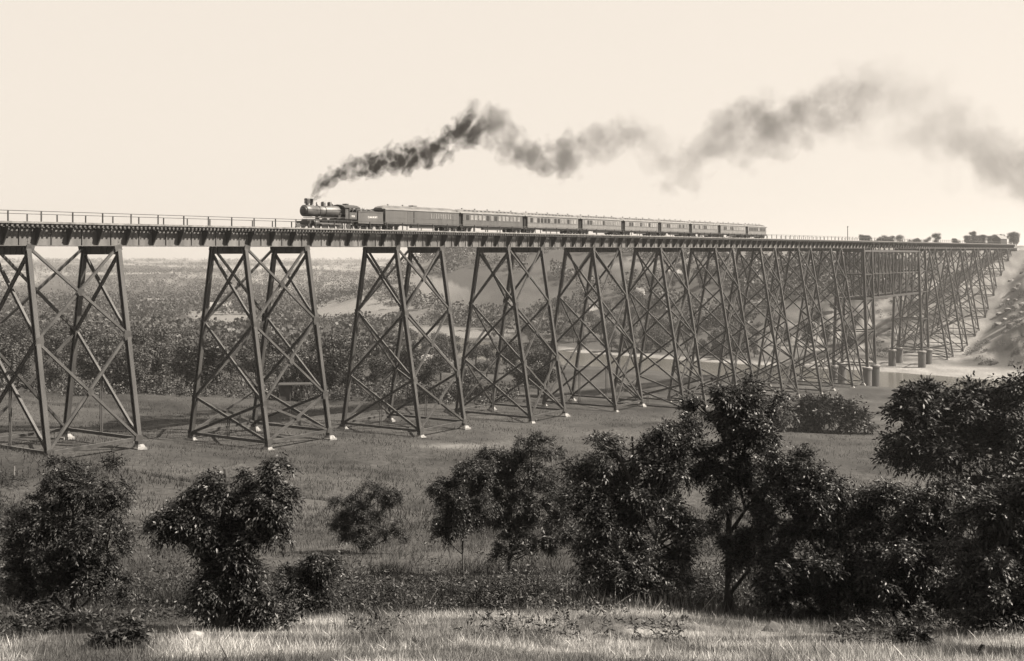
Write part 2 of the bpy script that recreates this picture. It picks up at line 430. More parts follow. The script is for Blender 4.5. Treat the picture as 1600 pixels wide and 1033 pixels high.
def tower(s0, hb, tl=TL, lace=0.0, feet=True, batter=BT, tw=TW, hb2=None, skip_foot=False):
    """one trestle tower: four raking legs, cap beams, X bracing in panels on four faces, base struts and hangers"""
    root = empty('tower', rel(W(s0 + tl / 2, 0, hb)), viaduct)
    org = W(s0 + tl / 2, 0, hb)
    L = lambda p: Vector(p) - org
    P_ = lambda s, side, h: leg_pt(s, side, h, batter, tw)
    S = (s0, s0 + tl); HB = (hb, hb if hb2 is None else hb2)
    Ht = htop(s0) - min(HB)
    npan = max(1, math.ceil((Ht - 4.0) / 11.0))
    lv = [htop(s0) - 10.7 * i for i in range(npan)]
    if npan > 1 and Ht - 10.7 * (npan - 1) > 12.4:
        pass
    f0 = lambda k: 0.0
    for i, s in enumerate(S):
        for side in (1, -1):
            top, bot = P_(s, side, htop(s) + 0.02), P_(s, side, HB[i])
            mb = MB().hsec(L(top), L(bot), 0.62, 0.56, NV, 0.22, 0.9)
            vpart(mb, 'leg', M['iron'], root)
            if feet:
                o = obj('footing', FOOT, root, L(bot)); o.rotation_euler = (0, 0, AL + random.uniform(-.05, .05))
                o.scale = (random.uniform(.85, 1.15), random.uniform(.85, 1.15), random.uniform(.9, 1.1))
                obj('shoe', SHOE, root, L(bot)).rotation_euler = (0, 0, AL)
    # cap beam across each bent
    for s in S:
        a, b = P_(s, 1, htop(s) - .5), P_(s, -1, htop(s) - .5)
        mb = MB().bar(L(a), L(b), 0.98, 0.06, UV).bar(L(a), L(b), 0.08, 0.5, UV, ou=.47).bar(L(a), L(b), 0.08, 0.46, UV, ou=-.47)
        for k in range(1, 6): 
            p = a.lerp(b, k / 6); mb.bar(L(p + UV * .43), L(p - UV * .43), 0.34, .07, DV)
        vpart(mb, 'cap_beam', M['girder'], root)
    levels = lv + [None]
    def hh(i, s_i): return (lv[i] + .006 * (S[s_i] - s0)) if i < len(lv) else HB[s_i] + .35
    for i in range(len(lv)):
        # bents: across the bridge
        for k, s in enumerate(S):
            ht_, hl = hh(i, k) - (1.0 if i == 0 else 0), hh(i + 1, k)
            a0, a1, b0, b1 = P_(s, -1, ht_), P_(s, 1, ht_), P_(s, -1, hl), P_(s, 1, hl)
            for (p, q, of) in ((a0, b1, .1), (a1, b0, -.1)):
                mb = MB().hsec(L(p + DV * of), L(q + DV * of), 0.36, 0.30, NV.cross(DV) + NV * .001, 0.24, .8, lace)
                vpart(mb, 'diagonal_brace', M['iron'], root)
            if i == len(lv) - 1:
                c = (a0 + a1 + b0 + b1) / 4
                t = (a1 - a0).length / ((a1 - a0).length + (b1 - b0).length)
                c = a0.lerp(b1, t); d = Vector((c.x, c.y, CZ + HB[k] + .35))
                mb = MB().bar(L(c), L(d), .09, .14, NV, ou=.17).bar(L(c), L(d), .09, .14, NV, ou=-.17)
                vpart(mb, 'hanger', M['iron'], root)
                mb = MB().bar(L(b0), L(b1), .38, .34, UV)
                vpart(mb, 'base_strut', M['iron'], root)
        # long faces: along the bridge
        for side in (1, -1):
            a0, a1, b0, b1 = P_(S[0], side, hh(i, 0) - .1), P_(S[1], side, hh(i, 1) - .1), P_(S[0], side, hh(i + 1, 0)), P_(S[1], side, hh(i + 1, 1))
            for (p, q, of) in ((a0, b1, .12), (a1, b0, -.12)):
                mb = MB().bar(L(p + NV * of), L(q + NV * of), 0.30, 0.30, NV)
                vpart(mb, 'diagonal_brace', M['iron'], root)
            t = (a1 - a0).length / ((a1 - a0).length + (b1 - b0).length); c = a0.lerp(b1, t)
            mb = MB().add([L(c + NV * (.3 * side) + DV * x + UV * z) for x, z in ((-.5, 0), (-.2, -.42), (.2, -.42), (.5, 0), (.2, .42), (-.2, .42))] +
                          [L(c + NV * (.27 * side) + DV * x + UV * z) for x, z in ((-.5, 0), (-.2, -.42), (.2, -.42), (.5, 0), (.2, .42), (-.2, .42))],
                          [(0, 1, 2, 3, 4, 5), (11, 10, 9, 8, 7, 6)] + [(j, (j + 1) % 6, 6 + (j + 1) % 6, 6 + j) for j in range(6)])
            vpart(mb, 'gusset_plate', M['iron'], root)
            for (p, x, dz) in ((a0, .35, -.45), (a1, -.35, -.45), (b0, .35, .4), (b1, -.35, .4)):
                mb = MB(); o3 = NV * (.33 * side)
                tri = [(-.34 * (1 if x > 0 else -1), -.55), (-.34 * (1 if x > 0 else -1), .55), (x * 1.7, .2 * (1 if dz > 0 else -1)), (x * 1.7, .75 * (1 if dz > 0 else -1))]
                mb.bar(L(p + o3 - DV * (x * .9)), L(p + o3 + DV * (x * 1.9) + UV * dz * .5), .04, .75, NV)
                vpart(mb, 'gusset_plate', M['iron'], root)
            if i == len(lv) - 1:
                vpart(MB().bar(L(b0), L(b1), .38, .34, UV), 'base_strut', M['iron'], root)
    return root

def ground_h(s, n=0.0):
    p = W(s, n, 0); return H(p.x, p.y)
west = [0, 33, 66, 99, 132, 165, 198, 231, 264, 297]
HBW = [-22.1, -25.4, -28.1, -29.9, -31.6, -35.6, -37.9, -39.7, -41.2, -42.5]
tower(-33, -14.6)
for s0, hb in zip(west, HBW): tower(s0, hb, lace=.62 if s0 < 140 else 0.0)
east = [440, 474, 507, 541, 574.5, 608, 640]
for s0 in east:
    g1, g2 = ground_h(s0) + .9, ground_h(s0 + TL * .95) + .9
    tower(s0, g1, TL * .95, hb2=g2)
# river towers on iron cylinders
CYL = MB().lathe([(1.55, -9.5), (1.55, -.5), (1.8, -.45), (1.8, 0)], k=18).mesh('cylinder_pier', M['cylinder'])
CAPM = MB().lathe([(1.78, 0.003), (1.78, .35), (1.5, .5)], k=18).mesh('cylinder_cap', M['stone'])
def river_tower(sa, sb, top):
    root = empty('tower', rel(W((sa + sb) / 2, 0, -40)), viaduct); org = W((sa + sb) / 2, 0, -40)
    L = lambda p: Vector(p) - org
    P_ = lambda s, side, h: W(s, side * (4.6 + .035 * (htop(s) - h)), h)
    lv = [htop(sa), htop(sa) - 9.5, htop(sa) - 18.5, htop(sa) - 30, -38.9]
    for s in (sa, sb):
        for side in (1, -1):
            vpart(MB().hsec(L(P_(s, side, htop(s))), L(P_(s, side, -39.4)), .95, .85, NV, .2, .9), 'leg', M['iron'], root)
            o = obj('cylinder_pier', CYL, root, L(P_(s, side, -39.9))); obj('cylinder_cap', CAPM, root, L(P_(s, side, -39.9)))
        vpart(MB().bar(L(P_(s, 1, htop(s) - .6)), L(P_(s, -1, htop(s) - .6)), 1.1, .4, UV), 'cap_beam', M['girder'], root)
    for a, b in zip(lv[:-1], lv[1:]):
        for s in (sa, sb):
            for c in (1, -1):
                vpart(MB().bar(L(P_(s, c, a) + DV * .1 * c), L(P_(s, -c, b) + DV * .1 * c), .35, .3, NV), 'diagonal_brace', M['iron'], root)
            vpart(MB().bar(L(P_(s, 1, b)), L(P_(s, -1, b)), .4, .35, UV), 'cross_strut', M['iron'], root)
        for side in (1, -1):
            for c in (0, 1):
                p, q = ((sa, sb), (sb, sa))[c]
                vpart(MB().bar(L(P_(p, side, a) + NV * .12 * (1 - 2 * c)), L(P_(q, side, b) + NV * .12 * (1 - 2 * c)), .3, .3, NV), 'diagonal_brace', M['iron'], root)
            vpart(MB().bar(L(P_(sa, side, b)), L(P_(sb, side, b)), .35, .35, UV), 'cross_strut', M['iron'], root)
river_tower(331.5, 342, 0); river_tower(414.6, 426.5, 0)
# the river span: two deep deck trusses side by side
TS0, TS1, NPAN = 331.5, 414.6, 8
for side in (1, -1):
    tr_ = empty('river_truss', rel(W(TS0, side * 4.6, 0)), viaduct); org = W(TS0, side * 4.6, 0)
    L = lambda p: Vector(p) - org
    T_ = lambda s, h: W(s, side * 4.6, h)
    ht_, hb_ = lambda s: 2.35 + .002 * (s - TS0), lambda s: -15.0
    vpart(MB().bar(L(T_(TS0, ht_(TS0))), L(T_(TS1, ht_(TS1))), .75, .7, UV), 'top_chord', M['iron'], tr_)
    vpart(MB().bar(L(T_(TS0, -15.0)), L(T_(TS1, -15.0)), .75, .7, UV), 'bottom_chord', M['iron'], tr_)
    dx = (TS1 - TS0) / NPAN
    for i in range(2 * NPAN + 1):
        s = TS0 + dx * i / 2
        if i in (0, 2 * NPAN): continue
        vpart(MB().bar(L(T_(s, ht_(s) - .3)), L(T_(s, -14.7 if i % 2 == 0 else -6.3)), .5, .42, NV), 'vertical_post', M['iron'], tr_)
    for i in range(NPAN):
        sa, sb = TS0 + dx * i, TS0 + dx * (i + 1)
        lo, hi = (sa, sb) if i < NPAN / 2 else (sb, sa)
        a, b = T_(lo, 2.2), T_(hi, -14.8)
        vpart(MB().bar(L(a + NV * .1), L(b + NV * .1), .42, .34, NV), 'diagonal_brace', M['iron'], tr_)
        vpart(MB().bar(L(T_((sa + sb) / 2, -6.3) - NV * .1), L(T_(hi, 2.2) - NV * .1), .3, .26, NV), 'diagonal_brace', M['iron'], tr_)
    vpart(MB().bar(L(T_(TS0, -6.1)), L(T_(TS1, -6.1)), .32, .3, UV), 'middle_strut', M['iron'], tr_)
for i in range(NPAN + 1):
    s = TS0 + (TS1 - TS0) * i / NPAN
    for h in (2.2, -15.0): vpart(MB().bar(rel(W(s, 4.2, h)), rel(W(s, -4.2, h)), .4, .3, UV), 'cross_strut', M['iron'])
    if i < NPAN:
        s2 = s + (TS1 - TS0) / NPAN
        vpart(MB().bar(rel(W(s, 4.2, -15.0)), rel(W(s2, -4.2, -15.0)), .2, .2, UV), 'diagonal_brace', M['iron'])

# girders, span by span
edges = [-46]
for s0 in [-33] + west: edges += [s0, s0 + TL]
edges += [331.5, 342] 
edges = sorted(set(edges)) + [414.6, 426.5]
for s0 in east: edges += [s0, s0 + TL * .95]
edges += [664]
GD = 2.15
for a, b in zip(edges[:-1], edges[1:]):
    on_truss = 342 <= a + .1 and b <= 414.7
    dep = 1.25 if on_truss else GD
    for side in (1, -1):
        n0 = side * TW; org = W((a + b) / 2, n0, htop((a + b) / 2)); L = lambda p: Vector(p) - org
        G = lambda s, h, dn=0.0: W(s, n0 + dn * side, htop(s) + h)
        z0 = GD - dep
        mb = MB()
        e = .012
        mb.bar(L(G(a + e, z0 + dep / 2)), L(G(b - e, z0 + dep / 2)), dep - .08, .03, UV)
        mb.bar(L(G(a + e, z0 + .04)), L(G(b - e, z0 + .04)), .08, .42, UV).bar(L(G(a + e, GD - .04)), L(G(b - e, GD - .04)), .08, .42, UV)
        g = vpart(mb, 'girder', M['girder']); g.location = rel(org)
        if side == 1 and b < 420:
            k = max(1, round((b - a) / 2.05))
            for i in range(k):
                s = a + (b - a) * (i + .5) / k
                vpart(MB().bar(L(G(s, z0 + .085, .09)), L(G(s, GD - .085, .09)), .12, .14, DV), 'stiffener', M['girder'], g)
    if on_truss:
        for i in range(10):
            s = a + (b - a) * (i + .5) / 10
            for side in (1, -1):
                vpart(MB().bar(rel(W(s, side * 4.5, 2.4)), rel(W(s, side * 4.5, htop(s) + 2.1)), .3, .25, DV), 'deck_post', M['iron'])
    # wind bracing under the deck between the girders
    vpart(MB().bar(rel(W(a, TW, htop(a) + .5)), rel(W(b, -TW, htop(b) + .5)), .12, .12, UV), 'sway_brace', M['iron'])
    # long deck members, one piece for each span
    sa, sb = a, b
    for n0 in (4.40, -4.40):
        vpart(MB().bar(rel(W(sa + .01, n0, htop(sa) + 2.62)), rel(W(sb - .01, n0, htop(sb) + 2.62)), .22, .2, UV), 'edge_timber', M['timber'])
        vpart(MB().bar(rel(W(sa + .01, n0 * .945, htop(sa) + 2.56)), rel(W(sb - .01, n0 * .945, htop(sb) + 2.56)), .05, .3, UV), 'walkway_plank', M['timber'])
    for n0 in (1.28, 2.72, -1.28, -2.72):
        vpart(MB().bar(rel(W(sa, n0, htop(sa) + 2.60)), rel(W(sb, n0, htop(sb) + 2.60)), .15, .07, UV), 'rail', M['rail'])
# sleepers
mb = MB()
for s in np.arange(-46, 664, 0.62):
    mb.bar(rel(W(s, 4.38, htop(s) + 2.34)), rel(W(s, -4.38, htop(s) + 2.34)), .34, .26, UV)
t_ = vpart(mb, 'tie', M['tie']); t_['kind'] = 'stuff'
# brackets carrying the walkway, railing posts and handrails
STEP = 4.08
BR = MB()
BR.add([(-.03, 0, 2.1), (-.03, 1.27, 2.1), (-.03, 1.27, 1.85), (-.03, .12, .12), (-.03, 0, .12), (.03, 0, 2.1), (.03, 1.27, 2.1), (.03, 1.27, 1.85), (.03, .12, .12), (.03, 0, .12)],
       [(0, 1, 2, 3, 4), (9, 8, 7, 6, 5), (0, 5, 6, 1), (1, 6, 7, 2), (2, 7, 8, 3), (3, 8, 9, 4), (4, 9, 5, 0)])
BR.add([(-.09, 1.27, 1.87), (.09, 1.27, 1.87), (.09, .14, .1), (-.09, .14, .1), (-.09, 1.29, 1.82), (.09, 1.29, 1.82), (.09, .18, .06), (-.09, .18, .06)],
       [(0, 1, 2, 3), (7, 6, 5, 4), (0, 4, 5, 1), (1, 5, 6, 2), (2, 6, 7, 3), (3, 7, 4, 0)])
BRM = BR.mesh('bracket', M['bracket'])
PO = MB().box(-.05, .05, -.05, .05, -.35, 1.2).bar((0, 0, -.3), (0, 0, 1.2), .16, .02, (1, 0, 0), ov=.06)
POM = PO.mesh('railing_post', M['handrail'])
sp = -43.9
posts = []
while sp < 662:
    posts.append(sp); sp += STEP
for s in posts:
    for side in (1, -1):
        if side == -1 and s > 470: continue
        o = obj('bracket', BRM, viaduct, rel(W(s, side * (TW + .02), htop(s)))); o.rotation_euler = (0, 0, AL + (math.pi if side == 1 else 0))
        o = obj('railing_post', POM, viaduct, rel(W(s, side * 4.38, htop(s) + 2.72))); o.rotation_euler = (0, 0, AL)
for a, b in zip(edges[:-1], edges[1:]):
    for side in (1, -1):
        vpart(MB().bar(rel(W(a, side * 4.38, htop(a) + 3.9)), rel(W(b, side * 4.38, htop(b) + 3.9)), .07, .12, UV), 'handrail', M['handrail'])
# stone abutment
mb = MB()
for i in range(9):
    mb.bar(rel(W(664.2 + .3 * (i % 2), 0, 5.0 - 1.2 * i)), rel(W(676, 0, 5.0 - 1.2 * i)), 1.17, 10.5 + .25 * i, UV)
vpart(mb, 'abutment', M['stone'])
# embankment track beyond it
pole = tag(empty('signal_post', W(343.3, -4.4, htop(343) + 2.5)), 'thin upright post standing on the viaduct deck above the river span', 'post')
MB().tube([(0, 0, 0), (0, 0, 5.6)], [.16, .12], 8).build('mast', M['handrail'], pole)
MB().box(-.2, .2, -.2, .2, 5.4, 5.75).build('cap', M['handrail'], pole)

# ------------------------------------------------------------------ the train (on the near track, heading left)
TN = 2.0
def track(s): return W(s, TN, htop(s) + 2.68)
SLOPE = math.atan(.006)
def rolling(name, s_front, label, cat, group=None):
    """root at the front of the vehicle; local x runs back along the train, y points away from the eye, z up"""
    o = empty(name, track(s_front)); o.rotation_euler = (0, -SLOPE, AL)
    tag(o, label, cat, group); return o
WHL = {}
def wheel_mesh(r):
    if r not in WHL:
        mb = MB().lathe([(r * .82, -.07), (r, -.07), (r, .05), (r + .03, .05), (r + .03, .08), (r * .82, .08)], axis='y', k=18)
        for i in range(8):
            a = math.pi * 2 * i / 8
            mb.bar((0, 0, 0), (math.cos(a) * r * .85, 0, math.sin(a) * r * .85), .07, .06, (0, 1, 0))
        mb.lathe([(r * .2, -.1), (r * .2, .1)], axis='y', k=10)
        WHL[r] = mb.mesh('wheel', M['black'])
    return WHL[r]
def wheels(parent, xs, r):
    for x in xs:
        for y in (-.72, .72):
            obj('wheel', wheel_mesh(r), parent, (x, y, r))
def truck(parent, x, axles=3, r=.46):
    t = MB()
    w = 1.35 if axles == 3 else 1.05
    for y in (-.95, .95):
        t.box(-w * 1.35, w * 1.35, y - .06, y + .06, .62, .82)
        for k in range(axles):
            xx = (k - (axles - 1) / 2) * (w if axles == 3 else 1.9)
            t.box(xx - .16, xx + .16, y - .13, y + .13, .3, .64)
        t.bar((-w * 1.2, y, .62), (-.3, y, .3), .07, .08, (0, 1, 0)).bar((.3, y, .3), (w * 1.2, y, .62), .07, .08, (0, 1, 0)).bar((-.3, y, .3), (.3, y, .3), .07, .08, (0, 1, 0))
    t.box(-.3, .3, -.85, .85, .5, .95)
    o = t.build('truck', M['black'], parent, loc=(x, 0, 0))
    wheels(o, [(k - (axles - 1) / 2) * (w if axles == 3 else 1.9) for k in range(axles)], r)
def text_mesh(parent, name, body, size, loc, m):
    """flat letters facing the eye's side (local -y)"""
    c = bpy.data.curves.new(name, 'FONT'); c.body = body; c.size = size; c.extrude = .004; c.align_x = 'CENTER'; c.align_y = 'CENTER'
    c.space_character = 1.05
    tmp = bpy.data.objects.new('tmp_text', c); col.objects.link(tmp)
    bpy.context.view_layer.update()
    me = bpy.data.meshes.new_from_object(tmp.evaluated_get(bpy.context.evaluated_depsgraph_get()))
    bpy.data.objects.remove(tmp)
    me.materials.clear(); me.materials.append(m)
    o = obj(name, me, parent, loc); o.rotation_euler = (math.radians(90), 0, 0)
    return o
# local -y must face the eye: with x along +s, y = z cross x = -n  (n towards the eye)

S_L = 44.93
loco = rolling('steam_locomotive', S_L, 'black steam locomotive with tall headlight and two domes leading the train', 'locomotive')
loco.scale = (.894, 1, 1)
BC = 2.65
MB().lathe([(.55, 1.0), (.80, 1.05), (.86, 1.1), (.86, 2.9), (.80, 2.95), (.80, 5.6), (.84, 5.65), (.92, 8.8), (.92, 11.0), (.6, 11.05)], (0, 0, BC), 'x', 24).build('boiler', M['jacket'], loco, True)
MB().lathe([(.30, .86), (.62, .90), (.70, 1.03), (.2, 1.06)], (0, 0, BC), 'x', 20).build('smokebox_door', M['black'], loco, True)
for x in (4.2, 5.6, 7.2, 8.8): MB().lathe([(.85 if x < 8 else .93, x - .04), (.87 if x < 8 else .95, x - .04), (.87 if x < 8 else .95, x + .04), (.85 if x < 8 else .93, x + .04)], (0, 0, BC), 'x', 24).build('boiler_band', M['black'], loco, True)
MB().lathe([(.34, 3.3), (.30, 3.5), (.25, 3.6), (.27, 4.35), (.33, 4.4), (.33, 4.48)], (2.95, 0, 0), 'z', 16).build('chimney', M['black'], loco, True)
hl = MB().box(1.55, 2.15, -.3, .3, 3.72, 4.32).prism([(-.32, 4.32), (.32, 4.32), (.2, 4.5), (-.2, 4.5)], 1.53, 2.17).box(1.7, 2.0, -.2, .2, 3.4, 3.72).build('headlight', M['black'], loco)
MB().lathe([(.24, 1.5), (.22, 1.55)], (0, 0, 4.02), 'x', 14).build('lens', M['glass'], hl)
b_o = MB().bar((4.2, 0, 3.4), (4.2, 0, 3.75), .06, .3, (1, 0, 0)).lathe([(.2, 3.72), (.17, 3.8), (.12, 3.98), (.04, 4.03)], (4.2, 0, 0), 'z', 12).build('bell', M['rail'], loco)
MB().lathe([(.46, 3.25), (.40, 3.42), (.37, 3.5), (.37, 3.95), (.3, 4.08), (.1, 4.14)], (5.75, 0, 0), 'z', 16).build('sand_dome', M['black'], loco, True)
MB().lathe([(.46, 3.3), (.42, 3.45), (.38, 3.55), (.38, 3.98), (.3, 4.1), (.1, 4.14)], (7.35, 0, 0), 'z', 16).build('steam_dome', M['black'], loco, True)
MB().lathe([(.09, 3.4), (.09, 3.9), (.04, 4.0)], (8.05, 0, 0), 'z', 8).lathe([(.07, 3.4), (.07, 3.8)], (8.25, .25, 0), 'z', 8).build('whistle', M['rail'], loco)
# cab
cb_ = MB()
for y in (-1.42, 1.34):
    cb_.box(9.55, 10.6, y, y + .08, 1.55, 3.35).box(10.6, 12.5, y, y + .08, 1.55, 2.62).box(12.4, 12.52, y, y + .08, 2.62, 3.35).box(11.4, 11.5, y, y + .08, 2.62, 3.35)
    cb_.box(10.6, 12.5, y, y + .08, 3.22, 3.36)
cb_.box(9.55, 9.65, -1.34, 1.34, 2.2, 3.3)
cab = cb_.build('cab', M['jacket'], loco)
rp = [(-1.62, 3.28), (-1.3, 3.5), (-.8, 3.7), (0, 3.82), (.8, 3.7), (1.3, 3.5), (1.62, 3.28), (1.55, 3.24), (0, 3.72), (-1.55, 3.24)]
MB().prism(rp, 9.2, 13.3).build('cab_roof', M['black'], cab)
MB().box(11.1, 11.7, -.4, .4, 3.74, 3.98).build('roof_vent', M['black'], cab)
MB().box(10.35, 10.62, -1.46, -1.43, 1.5, 3.4).build('cab_post', M['dark'], cab)
text_mesh(cab, 'cab_number', '1016', .42, (11.5, -1.435, 2.02), M['letter'])
# running gear
MB().box(1.2, 12.6, -.55, .55, .95, 1.45).box(8.6, 11.2, -.75, .75, 1.1, 2.4).build('frame', M['black'], loco)
MB().box(2.6, 12.3, -1.45, -.95, 1.68, 1.75).box(2.6, 12.3, .95, 1.45, 1.68, 1.75).build('running_board', M['jacket'], loco)
for y in (-1, 1):
    MB().lathe([(.42, 1.9), (.46, 1.95), (.46, 3.15), (.42, 3.2)], (0, y * 1.05, .85), 'x', 16).build('cylinder_block', M['black'], loco, True)
    MB().bar((3.2, y * 1.1, .85), (7.9, y * 1.1, .75), .16, .08, (0, 0, 1)).build('connecting_rod', M['rail'], loco)
    MB().bar((5.2, y * 1.02, .75), (8.9, y * 1.02, .75), .14, .07, (0, 0, 1)).build('side_rod', M['rail'], loco)
wheels(loco, (5.2, 7.05, 8.9), .85); wheels(loco, (1.75, 3.35), .42); wheels(loco, (11.2,), .5)
pl_ = MB()
for k in range(9):
    y = -1.25 + 2.5 * k / 8
    pl_.bar((.95, y * .9, .85), (.02 + abs(y) * .35, y, .2), .07, .09, (0, 1, 0))
pl_.box(.85, 1.2, -1.35, 1.35, .85, 1.15)
pl_.build('pilot', M['black'], loco)
MB().tube([(0.62, 0, 2.95), (.9, 0, 2.95)], [.03, .03], 6).bar((.62, -.3, 2.95), (.62, .3, 2.95), .03, .03, (0, 0, 1)).build('handrail', M['rail'], loco)
MB().tube([(1.1, -.98, 2.95), (9.4, -1.02, 3.0)], [.028, .028], 6).build('handrail', M['rail'], loco)

S_T = 56.3
tend = rolling('tender', S_T, 'plain grey tender lettered in cream, coupled behind the locomotive cab', 'tender')
TLn = 6.2
tb = MB().box(.1, TLn - .1, -1.45, 1.45, 1.12, 2.78).box(.05, TLn - .05, -1.5, 1.5, .95, 1.12)
tb.build('tank', M['carside'], tend)
MB().box(.1, TLn - .1, -1.5, -1.46, 2.7, 2.86).box(.1, TLn - .1, 1.46, 1.5, 2.7, 2.86).build('coping', M['carside'], tend)
cl = MB(); rv = random.Random(4)
for i in range(90):
    x = rv.uniform(.3, 4.6); y = rv.uniform(-1.1, 1.1); z = 2.78 + max(0, .55 * (1 - abs(y) / 1.3) * (1 - abs(x - 1.8) / 3.2)) + rv.uniform(-.1, .05)
    r = rv.uniform(.14, .3)
    cl.bar((x - r, y, z - r * .5), (x + r, y + rv.uniform(-r, r), z + r * .5), r * 1.5, r * 1.6, (rv.uniform(-1, 1), rv.uniform(-1, 1), 1))
c_o = cl.build('coal', M['black'], tend); c_o['kind'] = 'stuff'
text_mesh(tend, 'lettering', "C.&N.W.R'Y.", .42, (3.6, -1.465, 1.95), M['letter'])
truck(tend, 1.5, 2); truck(tend, 4.7, 2)

def roof_mesh(L, droop=True, vents=True):
    """clerestory roof lofted along the car, its ends turned down"""
    prof = [(-1.58, 3.28), (-1.5, 3.42), (-1.0, 3.62), (-.86, 3.66), (-.84, 3.92), (-.5, 4.03), (0, 4.07), (.5, 4.03), (.84, 3.92), (.86, 3.66), (1.0, 3.62), (1.5, 3.42), (1.58, 3.28)]
    xs = [0, .25, .7, 1.3, 2.0, L - 2.0, L - 1.3, L - .7, L - .25, L]
    mb = MB(); k = len(prof)
    for x in xs:
        e = min(x, L - x); q = min(1, e / 2.0); q = math.sqrt(max(0, 1 - (1 - q) ** 2)) if droop else 1
        for (y, z) in prof:
            base = 3.28 + (z - 3.28) * (.42 if z > 3.6 else .8)
            mb.v.append((x, y, base + (z - base) * q))
    for i in range(len(xs) - 1):
        for j in range(k - 1): mb.f.append((i * k + j, (i + 1) * k + j, (i + 1) * k + j + 1, i * k + j + 1))
        mb.f.append((i * k + k - 1, (i + 1) * k + k - 1, (i + 1) * k, i * k))
    mb.f.append(tuple(range(k))); mb.f.append(tuple((len(xs) - 1) * k + j for j in range(k))[::-1])
    return mb
def car(name, sa, sb, label, group, baggage=False, m='carlight', nwin=14, last=False, door_dark=False):
    L = sb - sa - .35
    o = rolling(name, sa + .18, label, 'railway car', group)
    vest = .75
    if baggage:
        MB().box(0.1, L - .1, -1.48, 1.48, 1.05, 3.3).build('body', M['carside'], o)
    else:
        MB().box(vest, L - vest, -1.48, 1.48, 1.05, 3.3).box(.1, vest, -1.1, 1.1, 1.05, 3.25).box(L - vest, L - .1, -1.1, 1.1, 1.05, 3.25).build('body', M[m], o)
    roof = roof_mesh(L).build('roof', M['roof'], o)
    MB().box(.1, L - .1, -1.52, 1.52, 3.2, 3.285).build('eave', M['carside'], roof)
    MB().box(.05, L - .05, -1.35, 1.35, .85, 1.05).box(L * .36, L * .64, -1.2, -.6, .45, .85).build('underframe', M['black'], o)
    MB().bar((L * .2, -1.2, .85), (L * .42, -1.2, .5), .05, .05, (0, 1, 0)).bar((L * .42, -1.2, .5), (L * .58, -1.2, .5), .05, .05, (0, 1, 0)).bar((L * .58, -1.2, .5), (L * .8, -1.2, .85), .05, .05, (0, 1, 0)).build('truss_rod', M['black'], o)
    MB().box(vest, L - vest, -1.505, -1.485, 1.98, 2.06).box(vest, L - vest, -1.505, -1.485, 1.05, 1.14).build('belt_rail', M['carside'], o)
    truck(o, 2.4); truck(o, L - 2.4)
    if baggage:
        for x in (L * .32,):
            d = MB().box(x - .75, x + .75, -1.5, -1.482, 1.12, 3.1).build('sliding_door', M['carside'], o)
            MB().box(x + .76, x + 1.1, -1.497, -1.483, 1.12, 3.1).build('door_opening', M['dark'], d)
        d = MB().box(L * .78 - .7, L * .78 + .7, -1.5, -1.482, 1.12, 3.1).build('sliding_door', M['carside'], o)
        wx = [L * .60 + i * .68 for i in range(9)]
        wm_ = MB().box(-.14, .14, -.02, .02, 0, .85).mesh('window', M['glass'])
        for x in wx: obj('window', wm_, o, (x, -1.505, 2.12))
        MB().box(L * .42, L * .47, -.5, .5, 4.05, 4.25).build('roof_vent', M['roof'], roof)
    else:
        ww = (L - 2 * vest - 1.6) / nwin
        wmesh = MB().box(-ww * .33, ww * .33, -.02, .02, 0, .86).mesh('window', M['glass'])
        dmesh = MB().box(-ww * .33, ww * .33, -.02, .02, 0, .86).mesh('window', M['dark'])
        rv = random.Random(int(sa * 10))
        for i in range(nwin):
            for y in (-1.495, 1.495):
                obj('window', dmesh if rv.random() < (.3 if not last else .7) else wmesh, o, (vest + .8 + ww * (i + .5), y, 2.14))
        for i in range(nwin):
            obj('clerestory_pane', CLR, roof, (vest + .8 + ww * (i + .5), -.862, 3.70))
        for x in (.14 + .28, L - .42):
            MB().box(x - .3, x + .3, -1.12, -1.08, 1.1, 3.1).build('vestibule_door', M['dark'], o)
    MB().box(-.12, .12, -.9, .9, 1.0, 3.2).build('diaphragm', M['dark'], o)
    if last:
        MB().box(L, L + .05, -1.3, 1.3, 1.05, 1.12).bar((L + .05, -1.3, 2.0), (L + .05, 1.3, 2.0), .06, .06, (0, 0, 1)).build('end_railing', M['black'], o)
    for i in range(5 if not baggage else 2):
        MB().lathe([(.12, 4.0), (.12, 4.2), (.2, 4.22), (.05, 4.3)], (2.5 + (L - 5) * i / 4, 0, 0), 'z', 8).build('ventilator', M['roof'], roof)
    return o
CLR = MB().box(-.3, .3, -.012, .012, 0, .17).mesh('clerestory_pane', M['dark'])
bounds = [62.7, 83.4, 104.8, 126.3, 145.6, 164.3, 182.0, 200.5, 220.2, 236.4]
lab = ['dark windowless-fronted baggage car with sliding doors, just behind the tender',
       'passenger coach with mixed dark and bright windows, just behind the baggage car',
       'second passenger coach behind the baggage car, with a row of pale windows',
       'third passenger coach behind the baggage car',
       'fourth passenger coach behind the baggage car',
       'fifth passenger coach behind the baggage car, middle of the train',
       'fourth railway coach from the rear end of the train',
       'third railway coach from the rear end of the train',
       'last but one coach at the rear of the train',
       'short last coach with dark windows at the rear end of the train']
lab.pop(6)
lab = lab[:6] + ['third coach from the rear end of the train', 'last but one coach at the rear of the train', 'short last coach with dark windows at the rear end of the train']
for i in range(9):
    car('baggage_car' if i == 0 else 'passenger_coach', bounds[i], bounds[i + 1], lab[i], 'cars of the train', baggage=(i == 0),
        m='carside' if i == 1 else 'carlight', nwin=14 if bounds[i + 1] - bounds[i] > 17 else 11, last=(i == 8))

